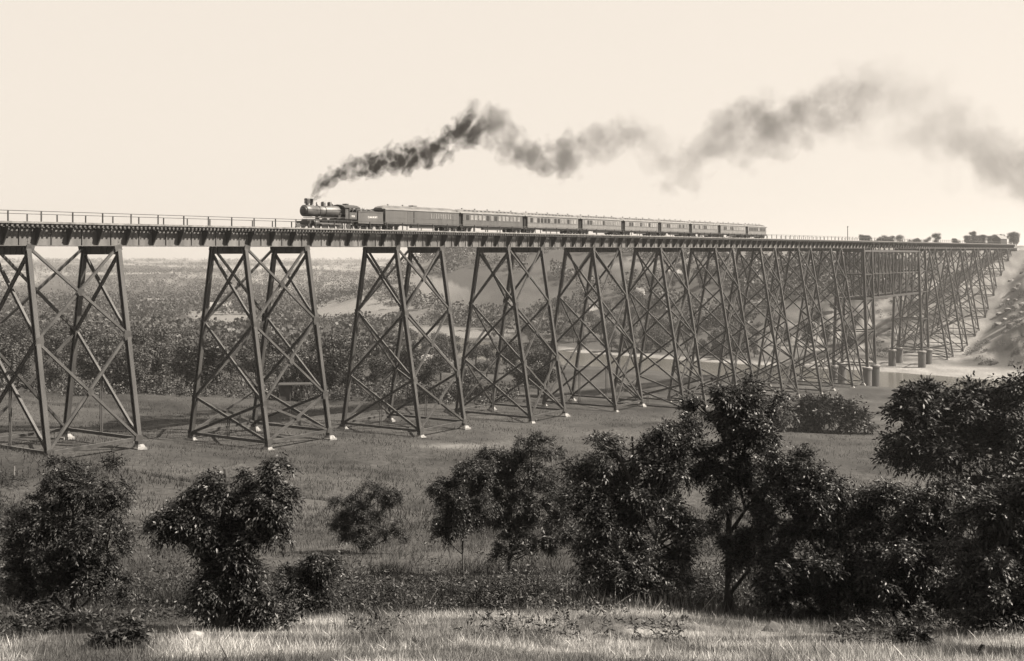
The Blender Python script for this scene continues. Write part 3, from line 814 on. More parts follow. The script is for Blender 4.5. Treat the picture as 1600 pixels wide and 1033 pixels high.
# ------------------------------------------------------------------ smoke trailing from the chimney
PL = [(486.6, 318, 3.2, 1.0), (487.8, 309, 4.5, 1.0), (492, 299, 9.5, .99), (500, 288, 14.5, .98), (520, 276, 17, .95), (545, 264, 19, .86), (580, 257, 21, .76), (615, 251, 22, .68), (650, 243, 21, .64),
      (690, 226, 20, .56), (725, 210, 22, .56), (755, 197, 32, .42), (790, 212, 34, .36), (820, 238, 29, .34), (850, 246, 31, .38), (890, 242, 31, .36), (930, 227, 30, .30), (970, 214, 33, .32),
      (1000, 207, 30, .28), (1028, 240, 34, .20), (1060, 266, 34, .26), (1090, 248, 32, .20), (1120, 216, 38, .30), (1160, 205, 42, .36), (1220, 194, 44, .36), (1280, 172, 44, .36), (1320, 152, 42, .34),
      (1360, 160, 54, .22), (1410, 180, 58, .20), (1450, 192, 56, .24), (1490, 207, 52, .24), (1530, 236, 48, .30), (1570, 256, 44, .36), (1600, 270, 44, .36), (1640, 284, 44, .32)]
ps, ph, pr, pd = [], [], [], []
for (u, v, t, dk) in PL:
    s = s_of(u, TN); Z = Y0 + s * D2[1] + TN * N2[1]
    ps.append(s); ph.append((VH - v) / FPX * Z); r = t / FPX * Z * 1.05; pr.append(r)
    pd.append(-math.log(max(.008, 1 - dk * (1 if u < 900 else .52 if u < 1340 else .28))) / (2 * r * .5) * (5.0 if u < 560 else 2.0 if u < 740 else .85))
ps, ph, pr, pd = map(np.array, (ps, ph, pr, pd))
S0_, S1_ = ps[0] - .6, ps[-1] + 1
fine = S0_ + np.linspace(0, 1, 400) ** 2 * (S1_ - S0_)
fr_ = np.interp(fine, ps, pr)
gg = np.concatenate([[0], np.cumsum(np.diff(fine) / ((fr_[1:] + fr_[:-1]) / 2))])
hull = MB(); K = 14
hs = np.concatenate([[S0_], np.repeat(ps, 1), (ps[:-1] + ps[1:]) / 2, [S1_]]); hs.sort()
sm_org = W(ps[0], TN, ph[0])
for s in hs:
    r = np.interp(s, ps, pr) * 1.8; h = np.interp(s, ps, ph)
    for j in range(K):
        a = 2 * math.pi * j / K
        hull.v.append(tuple(W(s, TN + r * math.cos(a), h + r * math.sin(a)) - sm_org))
for i in range(len(hs) - 1):
    for j in range(K):
        a, b = i * K + j, i * K + (j + 1) % K
        hull.f.append((a, a + K, b + K, b))
hull.f.append(tuple(range(K))); hull.f.append(tuple((len(hs) - 1) * K + j for j in range(K))[::-1])
smm = bpy.data.materials.new('coal smoke'); smm.use_nodes = True
n_, l_ = nod(smm); n_.clear()
def math_(op, a=None, b=None, clamp=False):
    q = n_.new('ShaderNodeMath'); q.operation = op; q.use_clamp = clamp
    for i, x in enumerate((a, b)):
        if x is None: continue
        if isinstance(x, (int, float)): q.inputs[i].default_value = x
        else: l_.new(x, q.inputs[i])
    return q.outputs[0]
geo = n_.new('ShaderNodeNewGeometry')
def dot_(vec, off):
    q = n_.new('ShaderNodeVectorMath'); q.operation = 'DOT_PRODUCT'; l_.new(geo.outputs['Position'], q.inputs[0]); q.inputs[1].default_value = vec
    return math_('SUBTRACT', q.outputs['Value'], off)
o0 = W(0, 0, 0)
s_n = dot_(tuple(DV), o0.dot(DV)); n_n = dot_(tuple(NV), o0.dot(NV)); h_n = dot_((0, 0, 1), CZ)
tt = math_('POWER', math_('DIVIDE', math_('SUBTRACT', s_n, S0_), S1_ - S0_, True), 0.5)
def fcurve(xs, ys):
    """value along the plume: float curve on the square root of the distance"""
    lo, hi = float(min(ys)), float(max(ys)) + 1e-6
    q = n_.new('ShaderNodeFloatCurve'); c = q.mapping.curves[0]
    tx = np.sqrt(np.clip((np.array(xs) - S0_) / (S1_ - S0_), 0, 1)); ty = (np.array(ys) - lo) / (hi - lo)
    while len(c.points) < len(tx): c.points.new(.5, .5)
    for p, a, b in zip(c.points, tx, ty): p.location = (float(a), float(b)); p.handle_type = 'AUTO_CLAMPED'
    q.mapping.update(); l_.new(tt, q.inputs['Value'])
    return math_('ADD', math_('MULTIPLY', q.outputs[0], hi - lo), lo)
sel = np.linspace(0, 399, 30).astype(int)
hc, rc, dc, gc = fcurve(ps, ph), fcurve(ps, pr), fcurve(ps, np.log(pd)), fcurve(fine[sel], gg[sel])
dy = math_('DIVIDE', math_('SUBTRACT', n_n, TN), rc); dz = math_('DIVIDE', math_('SUBTRACT', h_n, hc), rc)
cv = n_.new('ShaderNodeCombineXYZ'); l_.new(gc, cv.inputs[0]); l_.new(dy, cv.inputs[1]); l_.new(dz, cv.inputs[2])
nz = n_.new('ShaderNodeTexNoise'); nz.inputs['Scale'].default_value = 1.15; nz.inputs['Detail'].default_value = 8; nz.inputs['Roughness'].default_value = .66; nz.inputs['Distortion'].default_value = .45
l_.new(cv.outputs[0], nz.inputs['Vector'])
vo = n_.new('ShaderNodeTexVoronoi'); vo.inputs['Scale'].default_value = 1.0
wob = n_.new('ShaderNodeVectorMath'); wob.operation = 'MULTIPLY_ADD'; wob.inputs[1].default_value = (.7, .7, .7)
l_.new(nz.outputs['Color'], wob.inputs[0]); l_.new(cv.outputs[0], wob.inputs[2]); l_.new(wob.outputs[0], vo.inputs['Vector'])
n2 = n_.new('ShaderNodeTexNoise'); n2.inputs['Scale'].default_value = .33; n2.inputs['Detail'].default_value = 1; l_.new(cv.outputs[0], n2.inputs['Vector'])
dz = math_('ADD', dz, math_('MULTIPLY', math_('SUBTRACT', n2.outputs['Fac'], .5), 1.9))
r2 = math_('ADD', math_('MULTIPLY', dy, dy), math_('MULTIPLY', dz, dz))
q_ = math_('ADD', math_('SUBTRACT', 0.52, math_('MULTIPLY', r2, .75)), math_('ADD', math_('MULTIPLY', math_('SUBTRACT', nz.outputs['Fac'], .5), 4.6), math_('MULTIPLY', math_('SUBTRACT', .5, vo.outputs['Distance']), 1.7)))
sm_ = n_.new('ShaderNodeMapRange'); sm_.interpolation_type = 'SMOOTHSTEP'; sm_.inputs[1].default_value = 0; sm_.inputs[2].default_value = .45; sm_.inputs[3].default_value = 0; sm_.inputs[4].default_value = 1.35
l_.new(q_, sm_.inputs[0])
edge = n_.new('ShaderNodeMapRange'); edge.interpolation_type = 'SMOOTHSTEP'; edge.inputs[1].default_value = 2.4; edge.inputs[2].default_value = 1.4
l_.new(r2, edge.inputs[0])
dens = math_('MULTIPLY', math_('MULTIPLY', sm_.outputs[0], edge.outputs[0]), math_('EXPONENT', dc))
pv = n_.new('ShaderNodeVolumePrincipled'); pv.inputs['Color'].default_value = (.035, .033, .031, 1); pv.inputs['Anisotropy'].default_value = .2
l_.new(dens, pv.inputs['Density'])
out = n_.new('ShaderNodeOutputMaterial'); l_.new(pv.outputs[0], out.inputs['Volume'])
smm.cycles.volume_step_rate = 0.11
smoke = hull.build('smoke', smm, None, False, sm_org)
tag(smoke, 'dark coal smoke trailing back from the locomotive chimney across the sky', 'smoke', kind='stuff')

# ------------------------------------------------------------------ trees
def sprays(P, Dr, nl, ll, lw, droop, rng):
    """compound leaves: each spray a row of leaflets either side of its stalk. P, Dr (n,3)."""
    n = len(P)
    up = np.array([0, 0, 1.0]); side = np.cross(Dr, up) + rng.normal(0, .25, (n, 3)); side /= np.linalg.norm(side, axis=1, keepdims=True) + 1e-9
    VV = []
    SL = ll * nl * .34
    for k in range(nl):
        t = (k + .5) / nl; sg = 1 if k % 2 else -1
        if k == nl - 1: sg = 0
        base = P + Dr * (SL * t)[:, None] - up * (droop * SL * t * t)[:, None] if np.ndim(SL) else P + Dr * SL * t - up * droop * SL * t * t
        ld = side * (sg * .85) + Dr * (.55 if sg else 1.0) - up * (droop * .5 * rng.random((n, 1)) + .05) + rng.normal(0, .22, (n, 3))
        ld /= np.linalg.norm(ld, axis=1, keepdims=True)
        lw_dir = np.cross(ld, up + rng.normal(0, .6, (n, 3))); lw_dir /= np.linalg.norm(lw_dir, axis=1, keepdims=True) + 1e-9
        l = ll * rng.uniform(.7, 1.25, (n, 1)); w = lw * rng.uniform(.8, 1.2, (n, 1))
        tip = base + ld * l - up * (.15 * l)
        VV.append(np.stack([base, base + ld * l * .45 + lw_dir * w / 2, tip, base + ld * l * .45 - lw_dir * w / 2], 1))
    V = np.concatenate(VV, 0).reshape(-1, 3)
    F = np.arange(len(V)).reshape(-1, 4)
    return V, F
def lobes_points(lobes, n, rng, shell=.45):
    """points spread through ellipsoid lobes (c, r), fuller towards the outside"""
    vol = np.array([l[1][0] * l[1][2] for l in lobes]); pr_ = vol / vol.sum()
    k = rng.choice(len(lobes), n, p=pr_)
    d = rng.normal(0, 1, (n, 3)); d /= np.linalg.norm(d, axis=1, keepdims=True)
    rad = rng.random(n) ** shell * (1 + .22 * rng.normal(0, 1, n).clip(-1.5, 1.7))
    C = np.array([l[0] for l in lobes])[k]; R = np.array([l[1] for l in lobes])[k]
    return C + d * R * rad[:, None], d, k
def make_tree(name, label, base_uv, lobes_px, leaf=.15, n=1300, nl=7, droop=.5, group=None, Z=None, mleaf='leaf', trunk_r=.09, seed=1, cat='tree', depth=.8, bare=0):
    rng = np.random.default_rng(seed)
    u0, v0 = base_uv
    if Z is None: Z = ray_ground(u0, v0)
    bp = at(u0, Z); root = empty(name, bp); tag(root, label, cat, group)
    pxm = Z / FPX
    lobes = []
    for (u, v, ru, rv) in lobes_px:
        c = np.array([(u - 800) * pxm - bp.x, rng.uniform(-.35, .35) * ru * pxm, CZ + (VH - v) * pxm - bp.z])
        lobes.append((c, np.array([ru, (ru + rv) / 2 * depth, rv]) * pxm))
    area = np.array([l[1][0] * l[1][2] for l in lobes]); share = area / area.sum()
    PP, DD, twigs, subs = [], [], [], []
    for (c, r), sh in zip(lobes, share):
        ns = 9 if r[0] > .45 * leaf / .1 else 6
        d0 = rng.normal(0, 1, (ns, 3)); d0 /= np.linalg.norm(d0, axis=1, keepdims=True)
        q0 = rng.uniform(.35, 1.02, (ns, 1)); sc_ = c + d0 * r * q0; sr = r.mean() * rng.uniform(.22, .44, (ns, 1))
        for a_, b_, d_ in zip(sc_, sr, d0):
            subs.append(a_); m = max(3, int(n * 1.7 * sh / ns / 9))
            dd = rng.normal(0, .75, (m, 3)) + d_ * .8; dd[:, 2] = dd[:, 2] * .8 + .1; dd /= np.linalg.norm(dd, axis=1, keepdims=True)
            st_ = a_ - d_ * b_ * .5 + rng.normal(0, .12, (m, 3)) * b_
            en = st_ + dd * b_ * (rng.uniform(.7, 1.35, (m, 1)) + rng.uniform(.3, .9, (m, 1)) * (rng.random((m, 1)) < .12)) * np.array([1.15, 1.15, .8])
            for q in range(min(m, 5)): twigs.append((st_[q], en[q]))
            L_ = np.linalg.norm(en - st_, axis=1, keepdims=True)
            for t in np.linspace(.15, 1.0, 9):
                p = st_ + (en - st_) * t - np.array([0, 0, 1.0]) * (droop * .2 * L_ * t * t)
                PP.append(p + rng.normal(0, leaf * .35, (m, 3))); DD.append((en - st_) / (L_ + 1e-6) + rng.normal(0, .6, (m, 3)))
    P, Dr = np.concatenate(PP), np.concatenate(DD)
    ok = P[:, 2] > .03; P, Dr = P[ok], Dr[ok]
    Dr /= np.linalg.norm(Dr, axis=1, keepdims=True)
    V, F = sprays(P, Dr, nl, leaf, leaf * .36, droop, rng)
    # trunk, limbs, twigs
    tb_ = MB()
    zc = np.mean([l[0][2] for l in lobes]); xc = np.mean([l[0][0] for l in lobes])
    top = max(l[0][2] for l in lobes)
    tp = [Vector((xc * .5 * (i / 6) ** 1.5 + rng.normal(0, .04) * (i > 0), rng.normal(0, .05) * (i > 0), -.15 + (top + .1) * i / 6)) for i in range(7)]
    tb_.tube(tp, [trunk_r * (1.35 if i == 0 else 1 - .13 * i) for i in range(7)], 7)
    for (c, r) in lobes:
        z0 = min(max(.15, c[2] - r[2] * .9 - .3), top * .8); f = z0 / (top + .1) * 6; i = min(5, int(f))
        st = tp[i].lerp(tp[i + 1], f - i)
        mid = st.lerp(Vector(c), .5) + Vector((0, 0, -.08 * abs(c[0] - st.x)))
        tb_.tube([st, mid, Vector(c)], [trunk_r * .5, trunk_r * .38, trunk_r * .2], 5)
        for a_ in subs:
            if np.linalg.norm((a_ - c) / r) < 1.1:
                e = Vector(a_); s_ = mid.lerp(Vector(c), rng.random())
                tb_.tube([s_, s_.lerp(e, .5) + Vector((0, 0, -.04)), e], [trunk_r * .24, trunk_r * .16, trunk_r * .07], 4, False)
    for (a_, b_) in twigs: tb_.tube([Vector(a_), Vector(b_)], [trunk_r * .10, trunk_r * .03], 3, False)
    for q in range(bare):
        (c, r) = lobes[int(rng.integers(len(lobes)))]; dd = np.array([rng.normal(), rng.normal(), abs(rng.normal()) + .6]); dd /= np.linalg.norm(dd)
        e = Vector(c + dd * r * 1.45); tb_.tube([Vector(c), Vector(c).lerp(e, .6) + Vector((.05, 0, 0)), e], [trunk_r * .25, trunk_r * .15, trunk_r * .04], 4, False)
    tb_.build('trunk', M['bark'], root, True)
    obj('crown', np_mesh('crown', V, F, M[mleaf]), root)
    return root

make_tree('leafy_tree', 'broad fine-leaved bushy tree at left, in front of the nearest trestle tower', (112, 962),
          [(110, 800, 78, 70), (60, 850, 60, 55), (150, 760, 55, 45), (90, 740, 45, 30), (175, 840, 42, 60), (120, 880, 75, 60), (55, 800, 40, 45), (190, 780, 25, 30), (60, 905, 55, 45), (165, 905, 55, 50)], 0.078, 5612, 7, .4, None, None, 'leafd', .06, 3)
make_tree('shrub', 'dark shrub cut by the left edge of the picture', (12, 895), [(8, 800, 45, 55), (-20, 850, 50, 45), (-40, 780, 50, 50)], 0.085, 1220, 7, .4, None, None, 'leafd', .04, 4, 'shrub')
make_tree('vine_covered_tree', 'vine-covered tree with a dark hollow trunk and one branch pointing up', (345, 985),
          [(300, 800, 55, 38), (350, 765, 60, 32), (410, 770, 45, 42), (430, 728, 22, 24), (265, 815, 36, 36), (425, 815, 32, 45), (335, 850, 30, 60), (375, 860, 30, 70), (330, 920, 32, 50), (395, 930, 45, 45), (360, 900, 30, 60)], 0.088, 3965, 7, .8, None, None, 'leaf', .16, 5, bare=4)
make_tree('round_bush', 'small round dark bush right beside the vine-covered tree', (485, 958), [(485, 905, 44, 44), (475, 930, 44, 30), (500, 880, 28, 26)], 0.085, 1753, 7, .9, None, None, 'leaf', .05, 6, 'bush')
make_tree('leafy_tree', 'low spreading small tree standing alone in the grass, left of the slim sapling', (568, 866), [(560, 790, 40, 38), (600, 795, 40, 32), (545, 830, 38, 34), (585, 825, 36, 30), (585, 765, 26, 20), (618, 830, 22, 18)], 0.092, 4209, 7, .5, None, None, 'leafd', .08, 7, bare=3)
make_tree('sapling', 'slim sapling with a thin bare stem beside a broader tree', (725, 908), [(695, 765, 38, 36), (735, 740, 38, 36), (715, 805, 42, 30), (690, 835, 26, 14), (755, 790, 24, 30)], 0.092, 3477, 7, .5, None, None, 'leaf', .04, 8)
make_tree('leafy_tree', 'airy tree right of the slim sapling, its top lit', (795, 897), [(790, 715, 42, 36), (835, 730, 40, 45), (780, 775, 40, 45), (825, 800, 45, 45), (800, 850, 38, 30), (850, 845, 32, 20), (870, 770, 32, 44), (758, 745, 30, 44), (842, 692, 36, 26), (880, 820, 30, 36)], 0.092, 8299, 7, .45, None, None, 'leafd', .07, 9, bare=3)
make_tree('leafy_tree', 'dense black-green broad tree in the middle of the foreground', (985, 948),
          [(985, 760, 85, 75), (930, 800, 55, 60), (1050, 740, 55, 65), (960, 700, 40, 32), (1000, 690, 35, 28), (960, 870, 80, 60), (1040, 830, 60, 70), (905, 735, 28, 28), (1065, 680, 40, 28), (1000, 900, 80, 40)], 0.097, 6557, 7, .5, None, None, 'leaf', .13, 10)
make_tree('tall_tree', 'tallest foreground tree, its crown rising over the base of the viaduct', (1138, 956),
          [(1150, 612, 46, 36), (1108, 645, 52, 32), (1190, 628, 42, 36), (1165, 685, 60, 48), (1130, 745, 55, 45), (1190, 760, 50, 55), (1080, 690, 35, 22), (1150, 830, 50, 50), (1200, 850, 45, 60)], 0.100, 5032, 7, .45, None, None, 'leaf', .11, 11)
make_tree('leafy_tree', 'leafy low tree just right of the tallest foreground tree', (1290, 968),
          [(1275, 760, 60, 55), (1230, 790, 45, 60), (1330, 800, 55, 70), (1270, 860, 75, 70), (1220, 900, 50, 50), (1345, 890, 45, 65), (1290, 920, 70, 40), (1240, 720, 35, 25)], 0.097, 5947, 7, .4, None, None, 'leaf', .1, 12)
make_tree('leafy_tree', 'tall dark tree behind the right foreground trees, beside the river bend', (1500, 840),
          [(1480, 640, 75, 45), (1420, 665, 55, 40), (1545, 650, 60, 60), (1480, 700, 80, 40), (1580, 600, 40, 36), (1400, 700, 36, 18), (1600, 720, 50, 70), (1540, 740, 70, 50), (1440, 615, 40, 22)], .32, 3300, 7, .4, None, 62, 'leafd', .2, 13)
make_tree('leafy_tree', 'leafy tree with glinting foliage, second from the right edge', (1425, 975),
          [(1420, 800, 55, 55), (1390, 860, 55, 60), (1460, 850, 55, 70), (1420, 920, 75, 55), (1470, 780, 50, 45), (1370, 930, 40, 40), (1500, 930, 50, 50)], 0.097, 5490, 7, .4, None, None, 'leaf', .1, 14)
make_tree('leafy_tree', 'dark dense tree cut by the right edge of the picture', (1570, 985),
          [(1560, 790, 60, 55), (1600, 830, 60, 70), (1530, 860, 55, 65), (1580, 920, 70, 60), (1520, 940, 45, 45), (1620, 760, 50, 50), (1640, 900, 60, 80)], 0.097, 5642, 7, .4, None, None, 'leaf', .1, 15)
hb_ = [(1215, 672, [(1215, 640, 32, 32), (1200, 630, 22, 28)]), (1262, 674, [(1262, 645, 32, 30), (1285, 635, 22, 24)]), (1322, 676, [(1318, 645, 30, 34), (1340, 655, 18, 20)]), (1172, 668, [(1170, 640, 26, 28)])]
hl_ = ['leftmost rounded bush of the hedge below the middle towers', 'second rounded bush of the hedge below the middle towers', 'rightmost rounded bush of the hedge below the middle towers', 'bush of the hedge partly hidden by the tallest tree']
for i, (u, v, lb) in enumerate(hb_):
    make_tree('meadow_bush', hl_[i], (u, v), lb, .75, 700, 5, .3, 'bushes in the meadow below the viaduct', None, 'leafd', .2, 20 + i, 'bush')
# weeds at the foot of the slope
wl_ = [('low broad-leaved weed in the left bottom corner of the grass', 180, 1012, 52, 26), ('ragged weed clump at the bottom left of the picture', 60, 985, 50, 22), ('leafy weed beside the vine-covered tree foot', 410, 985, 40, 26),
       ('spiky dark weed in the dry grass near the bottom right', 1430, 1015, 14, 44)]
for i, (lb, u, v, ru, rv) in enumerate(wl_):
    make_tree('weed', lb, (u, v), [(u, v - rv * .7, ru, rv)], .12, 170, 5, .5, None, None, 'leafd' if i % 2 else 'leaf', .012, 40 + i, 'weed')

# background trees: a few shapes shared by many individuals
def back_variant(i):
    rng = np.random.default_rng(100 + i)
    lobes = []
    hgt = rng.uniform(.85, 1.1)
    for k in range(rng.integers(9, 13)):
        a = rng.uniform(0, 6.28); q = rng.uniform(0, .30); z = rng.uniform(.2, .86) * hgt
        lobes.append((np.array([math.cos(a) * q, math.sin(a) * q, z]), np.array([1, 1, .85]) * rng.uniform(.13, .22)))
    P, d, k = lobes_points(lobes, 4200, rng, .4)
    P = P[P[:, 2] > .1]; n = len(P)
    t1 = rng.normal(0, 1, (n, 3)); t1 /= np.linalg.norm(t1, axis=1, keepdims=True); t2 = np.cross(t1, rng.normal(0, 1, (n, 3))); t2 /= np.linalg.norm(t2, axis=1, keepdims=True)
    w = rng.uniform(.008, .018, (n, 1))
    V = np.stack([P - t1 * w * 1.5, P + t2 * w, P + t1 * w * 1.5, P - t2 * w], 1).reshape(-1, 3)
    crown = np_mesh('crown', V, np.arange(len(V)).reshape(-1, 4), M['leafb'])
    tb_ = MB(); tb_.tube([(0, 0, -.08), (.01, 0, .2), (-.01, .01, .45), (0, 0, .8)], [.026, .02, .015, .004], 6)
    for (c, r) in lobes: tb_.tube([(0, 0, .25 + .2 * rng.random()), tuple(c * .6 + np.array([0, 0, .15])), tuple(c)], [.01, .007, .003], 4, False)
    return crown, tb_.mesh('trunk', M['bark'], True)
BV = [back_variant(i) for i in range(7)]
def back_tree(x, y, hgt, label, group, name='wood_tree', cat='tree'):
    k = random.randrange(7); w = random.uniform(.9, 1.35)
    root = empty(name, (x, y, CZ + H(x, y)), None, random.uniform(0, 6.28)); root.scale = (hgt * w, hgt * w, hgt); tag(root, label, cat, group)
    obj('trunk', BV[k][1], root); obj('crown', BV[k][0], root)
    return root
cnt = 0
def ok_place(x, y):
    s, n = to_sn(x, y); se = section(s, n)
    return not (abs(n) < 15) and not (326 < se < 404)
def scatter(n, u0, u1, z0, z1, h0, h1, label, group, zpow=1.0, umod=None, name='wood_tree'):
    global cnt
    k = 0; tries = 0
    while k < n and tries < n * 20:
        tries += 1
        u = random.uniform(u0, u1); Z = z0 + (z1 - z0) * random.random() ** zpow
        x = (u - 800) / FPX * Z
        if not ok_place(x, Z) or (umod and not umod(u, Z)): continue
        back_tree(x, Z, random.uniform(h0, h1), label(u, Z) if callable(label) else label, group, name); k += 1
def wood_label(u, Z):
    bay = ('left of the first tower' if u < 40 else 'seen through the first tower' if u < 222 else 'between the first and second towers' if u < 298 else
           'seen through the second tower' if u < 520 else 'between the second and third towers')
    row = 'at the front edge of the wood' if Z < 285 else 'in the middle of the wood' if Z < 350 else 'at the back of the wood'
    return 'leafy tree %s, %s' % (row, bay)
def behind(u):
    for lim, w in ((530, 'second'), (725, 'third'), (875, 'fourth'), (985, 'fifth'), (1075, 'sixth'), (1150, 'seventh'), (1215, 'eighth'), (1275, 'ninth')):
        if u < lim: return 'behind the %s tower from the left' % w
    return 'behind the towers nearest the river span'
def far_label(what, lo, hi):
    def f(u, Z):
        q = (Z - lo) / (hi - lo)
        return '%s, %s, %s' % (what, 'nearer row' if q < .34 else 'middle row' if q < .67 else 'farther row', behind(u))
    return f
scatter(165, -60, 560, 243, 430, 8, 13, wood_label, 'trees of the wood behind the left towers', 1.15)
scatter(44, 530, 860, 270, 450, 7, 12, far_label('scattered tree by the farm lanes', 270, 450), 'trees by the farm lanes', name='lane_tree')
scatter(20, 560, 860, 480, 640, 8, 12, far_label('rounded tree along the field hedge', 480, 640), 'trees of the field hedge', name='hedge_tree')
scatter(16, 860, 1060, 520, 640, 8, 13, far_label('tree on the lower slope', 520, 640), 'trees on the lower far slope', name='hillside_tree', umod=lambda u, Z: True)
scatter(70, 860, 1340, 540, 760, 8, 13, far_label('tree on the wooded far hillside', 540, 760), 'trees of the wooded far hillside', name='hillside_tree')
scatter(26, 880, 1180, 500, 560, 6, 10, far_label('low tree on the river bank', 500, 560), 'trees on the river bank', name='riverbank_tree')
scatter(30, 1345, 1600, 685, 830, 5.5, 10, lambda u, Z: 'tree on the skyline beyond the viaduct, %s' % ('above the river span' if u < 1440 else 'above the far bank towers' if u < 1540 else 'beside the little white-roofed house'), 'trees on the skyline beyond the viaduct', name='skyline_tree')
scatter(20, 1520, 1640, 700, 860, 6, 10, 'low tree crowding the skyline at the far right edge', 'trees on the skyline beyond the viaduct', name='skyline_tree')
scatter(5, 690, 740, 1000, 1150, 9, 12, 'lone tree on the crest of the far hill', 'trees on the crest of the far hill', name='skyline_tree')
# far woods that read as one mass
rng = np.random.default_rng(5)
V_all = []
NC = 21000
cz_ = np.exp(rng.uniform(math.log(390), math.log(4300), NC)); cu_ = rng.uniform(-80, 1400, NC); cx_ = (cu_ - 800) / FPX * cz_
gx = (cx_ * .8 + cz_ * .35) / 85 + fbm(cx_ / 200, cz_ / 200, 2) * .8; gy = (cz_ * .8 - cx_ * .3) / 130 + fbm(cx_ / 260 + 3, cz_ / 260, 2) * .8
hedge = np.minimum(np.abs(gx - np.round(gx)) * 85, np.abs(gy - np.round(gy)) * 130) < 5 + cz_ * .004
wood = (fbm(cx_ / 250 + 5, cz_ / 480 + 1, 4) > .485) | ((cz_ < 620) & (rng.random(NC) < .3))
cs_, cn_ = to_sn(cx_, cz_); cse = section(cs_, cn_); ch_ = height(cx_, cz_)
good = (wood | (hedge & (rng.random(NC) < .8)) | (rng.random(NC) < .02)) & ~((cz_ < 620) & (cu_ > 640)) & ~((cu_ > 1150) & (ch_ > -3)) & (np.abs(cn_) > 15) & ~((cse > 326) & (cse < 404))
for x, Z, g in zip(cx_[good], cz_[good], ch_[good]):
    hg = rng.uniform(6, 13); nq = 64 if Z < 1200 else 24
    P = rng.normal(0, 1, (nq, 3)); P /= np.linalg.norm(P, axis=1, keepdims=True); P = P * rng.random((nq, 1)) ** .4 * np.array([hg * .5, hg * .5, hg * .45]) + np.array([x, Z, CZ + g + hg * .5])
    t1 = rng.normal(0, 1, (nq, 3)); t1 /= np.linalg.norm(t1, axis=1, keepdims=True); t2 = np.cross(t1, rng.normal(0, 1, (nq, 3))); t2 /= np.linalg.norm(t2, axis=1, keepdims=True)
    w = hg * rng.uniform(.05, .10, (nq, 1))
    V_all.append(np.stack([P - t1 * w, P + t2 * w, P + t1 * w, P - t2 * w], 1).reshape(-1, 3))
V_all = np.concatenate(V_all)
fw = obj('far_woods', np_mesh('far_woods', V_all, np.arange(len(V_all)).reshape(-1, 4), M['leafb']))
tag(fw, 'hazy far woods and hedgerows covering the hills across the valley', 'woods', kind='stuff')
# scrub on the near bank beside the cut, and low scrub along the wood's edge
V_all = []
for i in range(1100):
    if i < 500:
        u, Z = rng.uniform(-40, 800), rng.uniform(236, 275)
        hg = rng.uniform(1.5, 4)
    else:
        u, Z = rng.uniform(1360, 1640), rng.uniform(430, 720); hg = rng.uniform(1.0, 2.6)
    x = (u - 800) / FPX * Z
    s, n = to_sn(x, Z); se = section(s, n)
    if abs(n) < 17 or (330 < se < 430): continue
    g = H(x, Z); nq = 80
    P = rng.normal(0, 1, (nq, 3)); P /= np.linalg.norm(P, axis=1, keepdims=True); P[:, 2] = np.abs(P[:, 2]); P = P * rng.random((nq, 1)) ** .4 * np.array([hg * .9, hg * .9, hg]) + np.array([x, Z, CZ + g])
    t1 = rng.normal(0, 1, (nq, 3)); t1 /= np.linalg.norm(t1, axis=1, keepdims=True); t2 = np.cross(t1, rng.normal(0, 1, (nq, 3))); t2 /= np.linalg.norm(t2, axis=1, keepdims=True)
    w = rng.uniform(.12, .27, (nq, 1))
    V_all.append(np.stack([P - t1 * w, P + t2 * w, P + t1 * w, P - t2 * w], 1).reshape(-1, 3))
V_all = np.concatenate(V_all)
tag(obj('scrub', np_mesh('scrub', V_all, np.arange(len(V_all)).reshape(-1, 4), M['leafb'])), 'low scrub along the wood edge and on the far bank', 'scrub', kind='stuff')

# ------------------------------------------------------------------ grass
def grass_field(name, n, y0, y1, umin, umax, h0, h1, w, label, seed, ypow=1.0, lean=.6, albf=None):
    rng = np.random.default_rng(seed)
    y = y0 + (y1 - y0) * rng.random(n) ** ypow
    x = ((rng.uniform(umin, umax, n)) - 800) / FPX * y
    # gather into tufts
    cl_ = fbm(x / 1.1 * (18 / y0), y / 1.1 * (18 / y0), 2); keep = cl_ > (rng.uniform(.02, .55, n) if y0 < 20 else rng.uniform(.2, .62, n)); x, y = x[keep], y[keep]; n = len(x)
    s, nb = to_sn(x, y); z = height(x, y) + CZ - .03
    h = rng.uniform(h0, h1, n) * (.6 + .9 * fbm(x / 2.5, y / 2.5, 2)); a = rng.uniform(0, 2 * np.pi, n)
    dx, dy = np.cos(a) * w / 2, np.sin(a) * w / 2
    la = rng.uniform(0, 2 * np.pi, n); ln = h * (rng.uniform(.05, lean, n) + (rng.random(n) < .3) * rng.uniform(0, 1.0, n)); h = h * np.where(rng.random(n) < .04, 1.6, 1.0); lx, ly = np.cos(la) * ln, np.sin(la) * ln
    V = np.stack([np.stack([x - dx, y - dy, z], -1), np.stack([x + dx, y + dy, z], -1), np.stack([x + lx * .55 + dx * .8, y + ly * .55 + dy * .8, z + h * .58], -1), np.stack([x + lx, y + ly, z + h], -1)], 1).reshape(-1, 3)
    F = np.arange(len(V)).reshape(-1, 4)
    me = np_mesh(name, V, F, M['grass'])
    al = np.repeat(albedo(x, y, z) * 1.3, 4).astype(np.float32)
    t = me.attributes.new('alb', 'FLOAT', 'POINT'); t.data.foreach_set('value', al)
    return tag(obj(name, me), label, 'grass', kind='stuff')
grass_field('slope_grass', 320000, 12, 32, -260, 1860, .06, .21, .009, 'dry pale grass on the near slope under the trees', 1, 1.2)
grass_field('hillside_grass', 190000, 27, 75, -160, 1760, .18, .5, .022, 'rough shaded grass on the hillside behind the trees', 2, 1.3)
grass_field('meadow_grass', 130000, 70, 235, -60, 1660, .2, .55, .07, 'short grass of the meadow round the trestle feet', 3, 1.2)

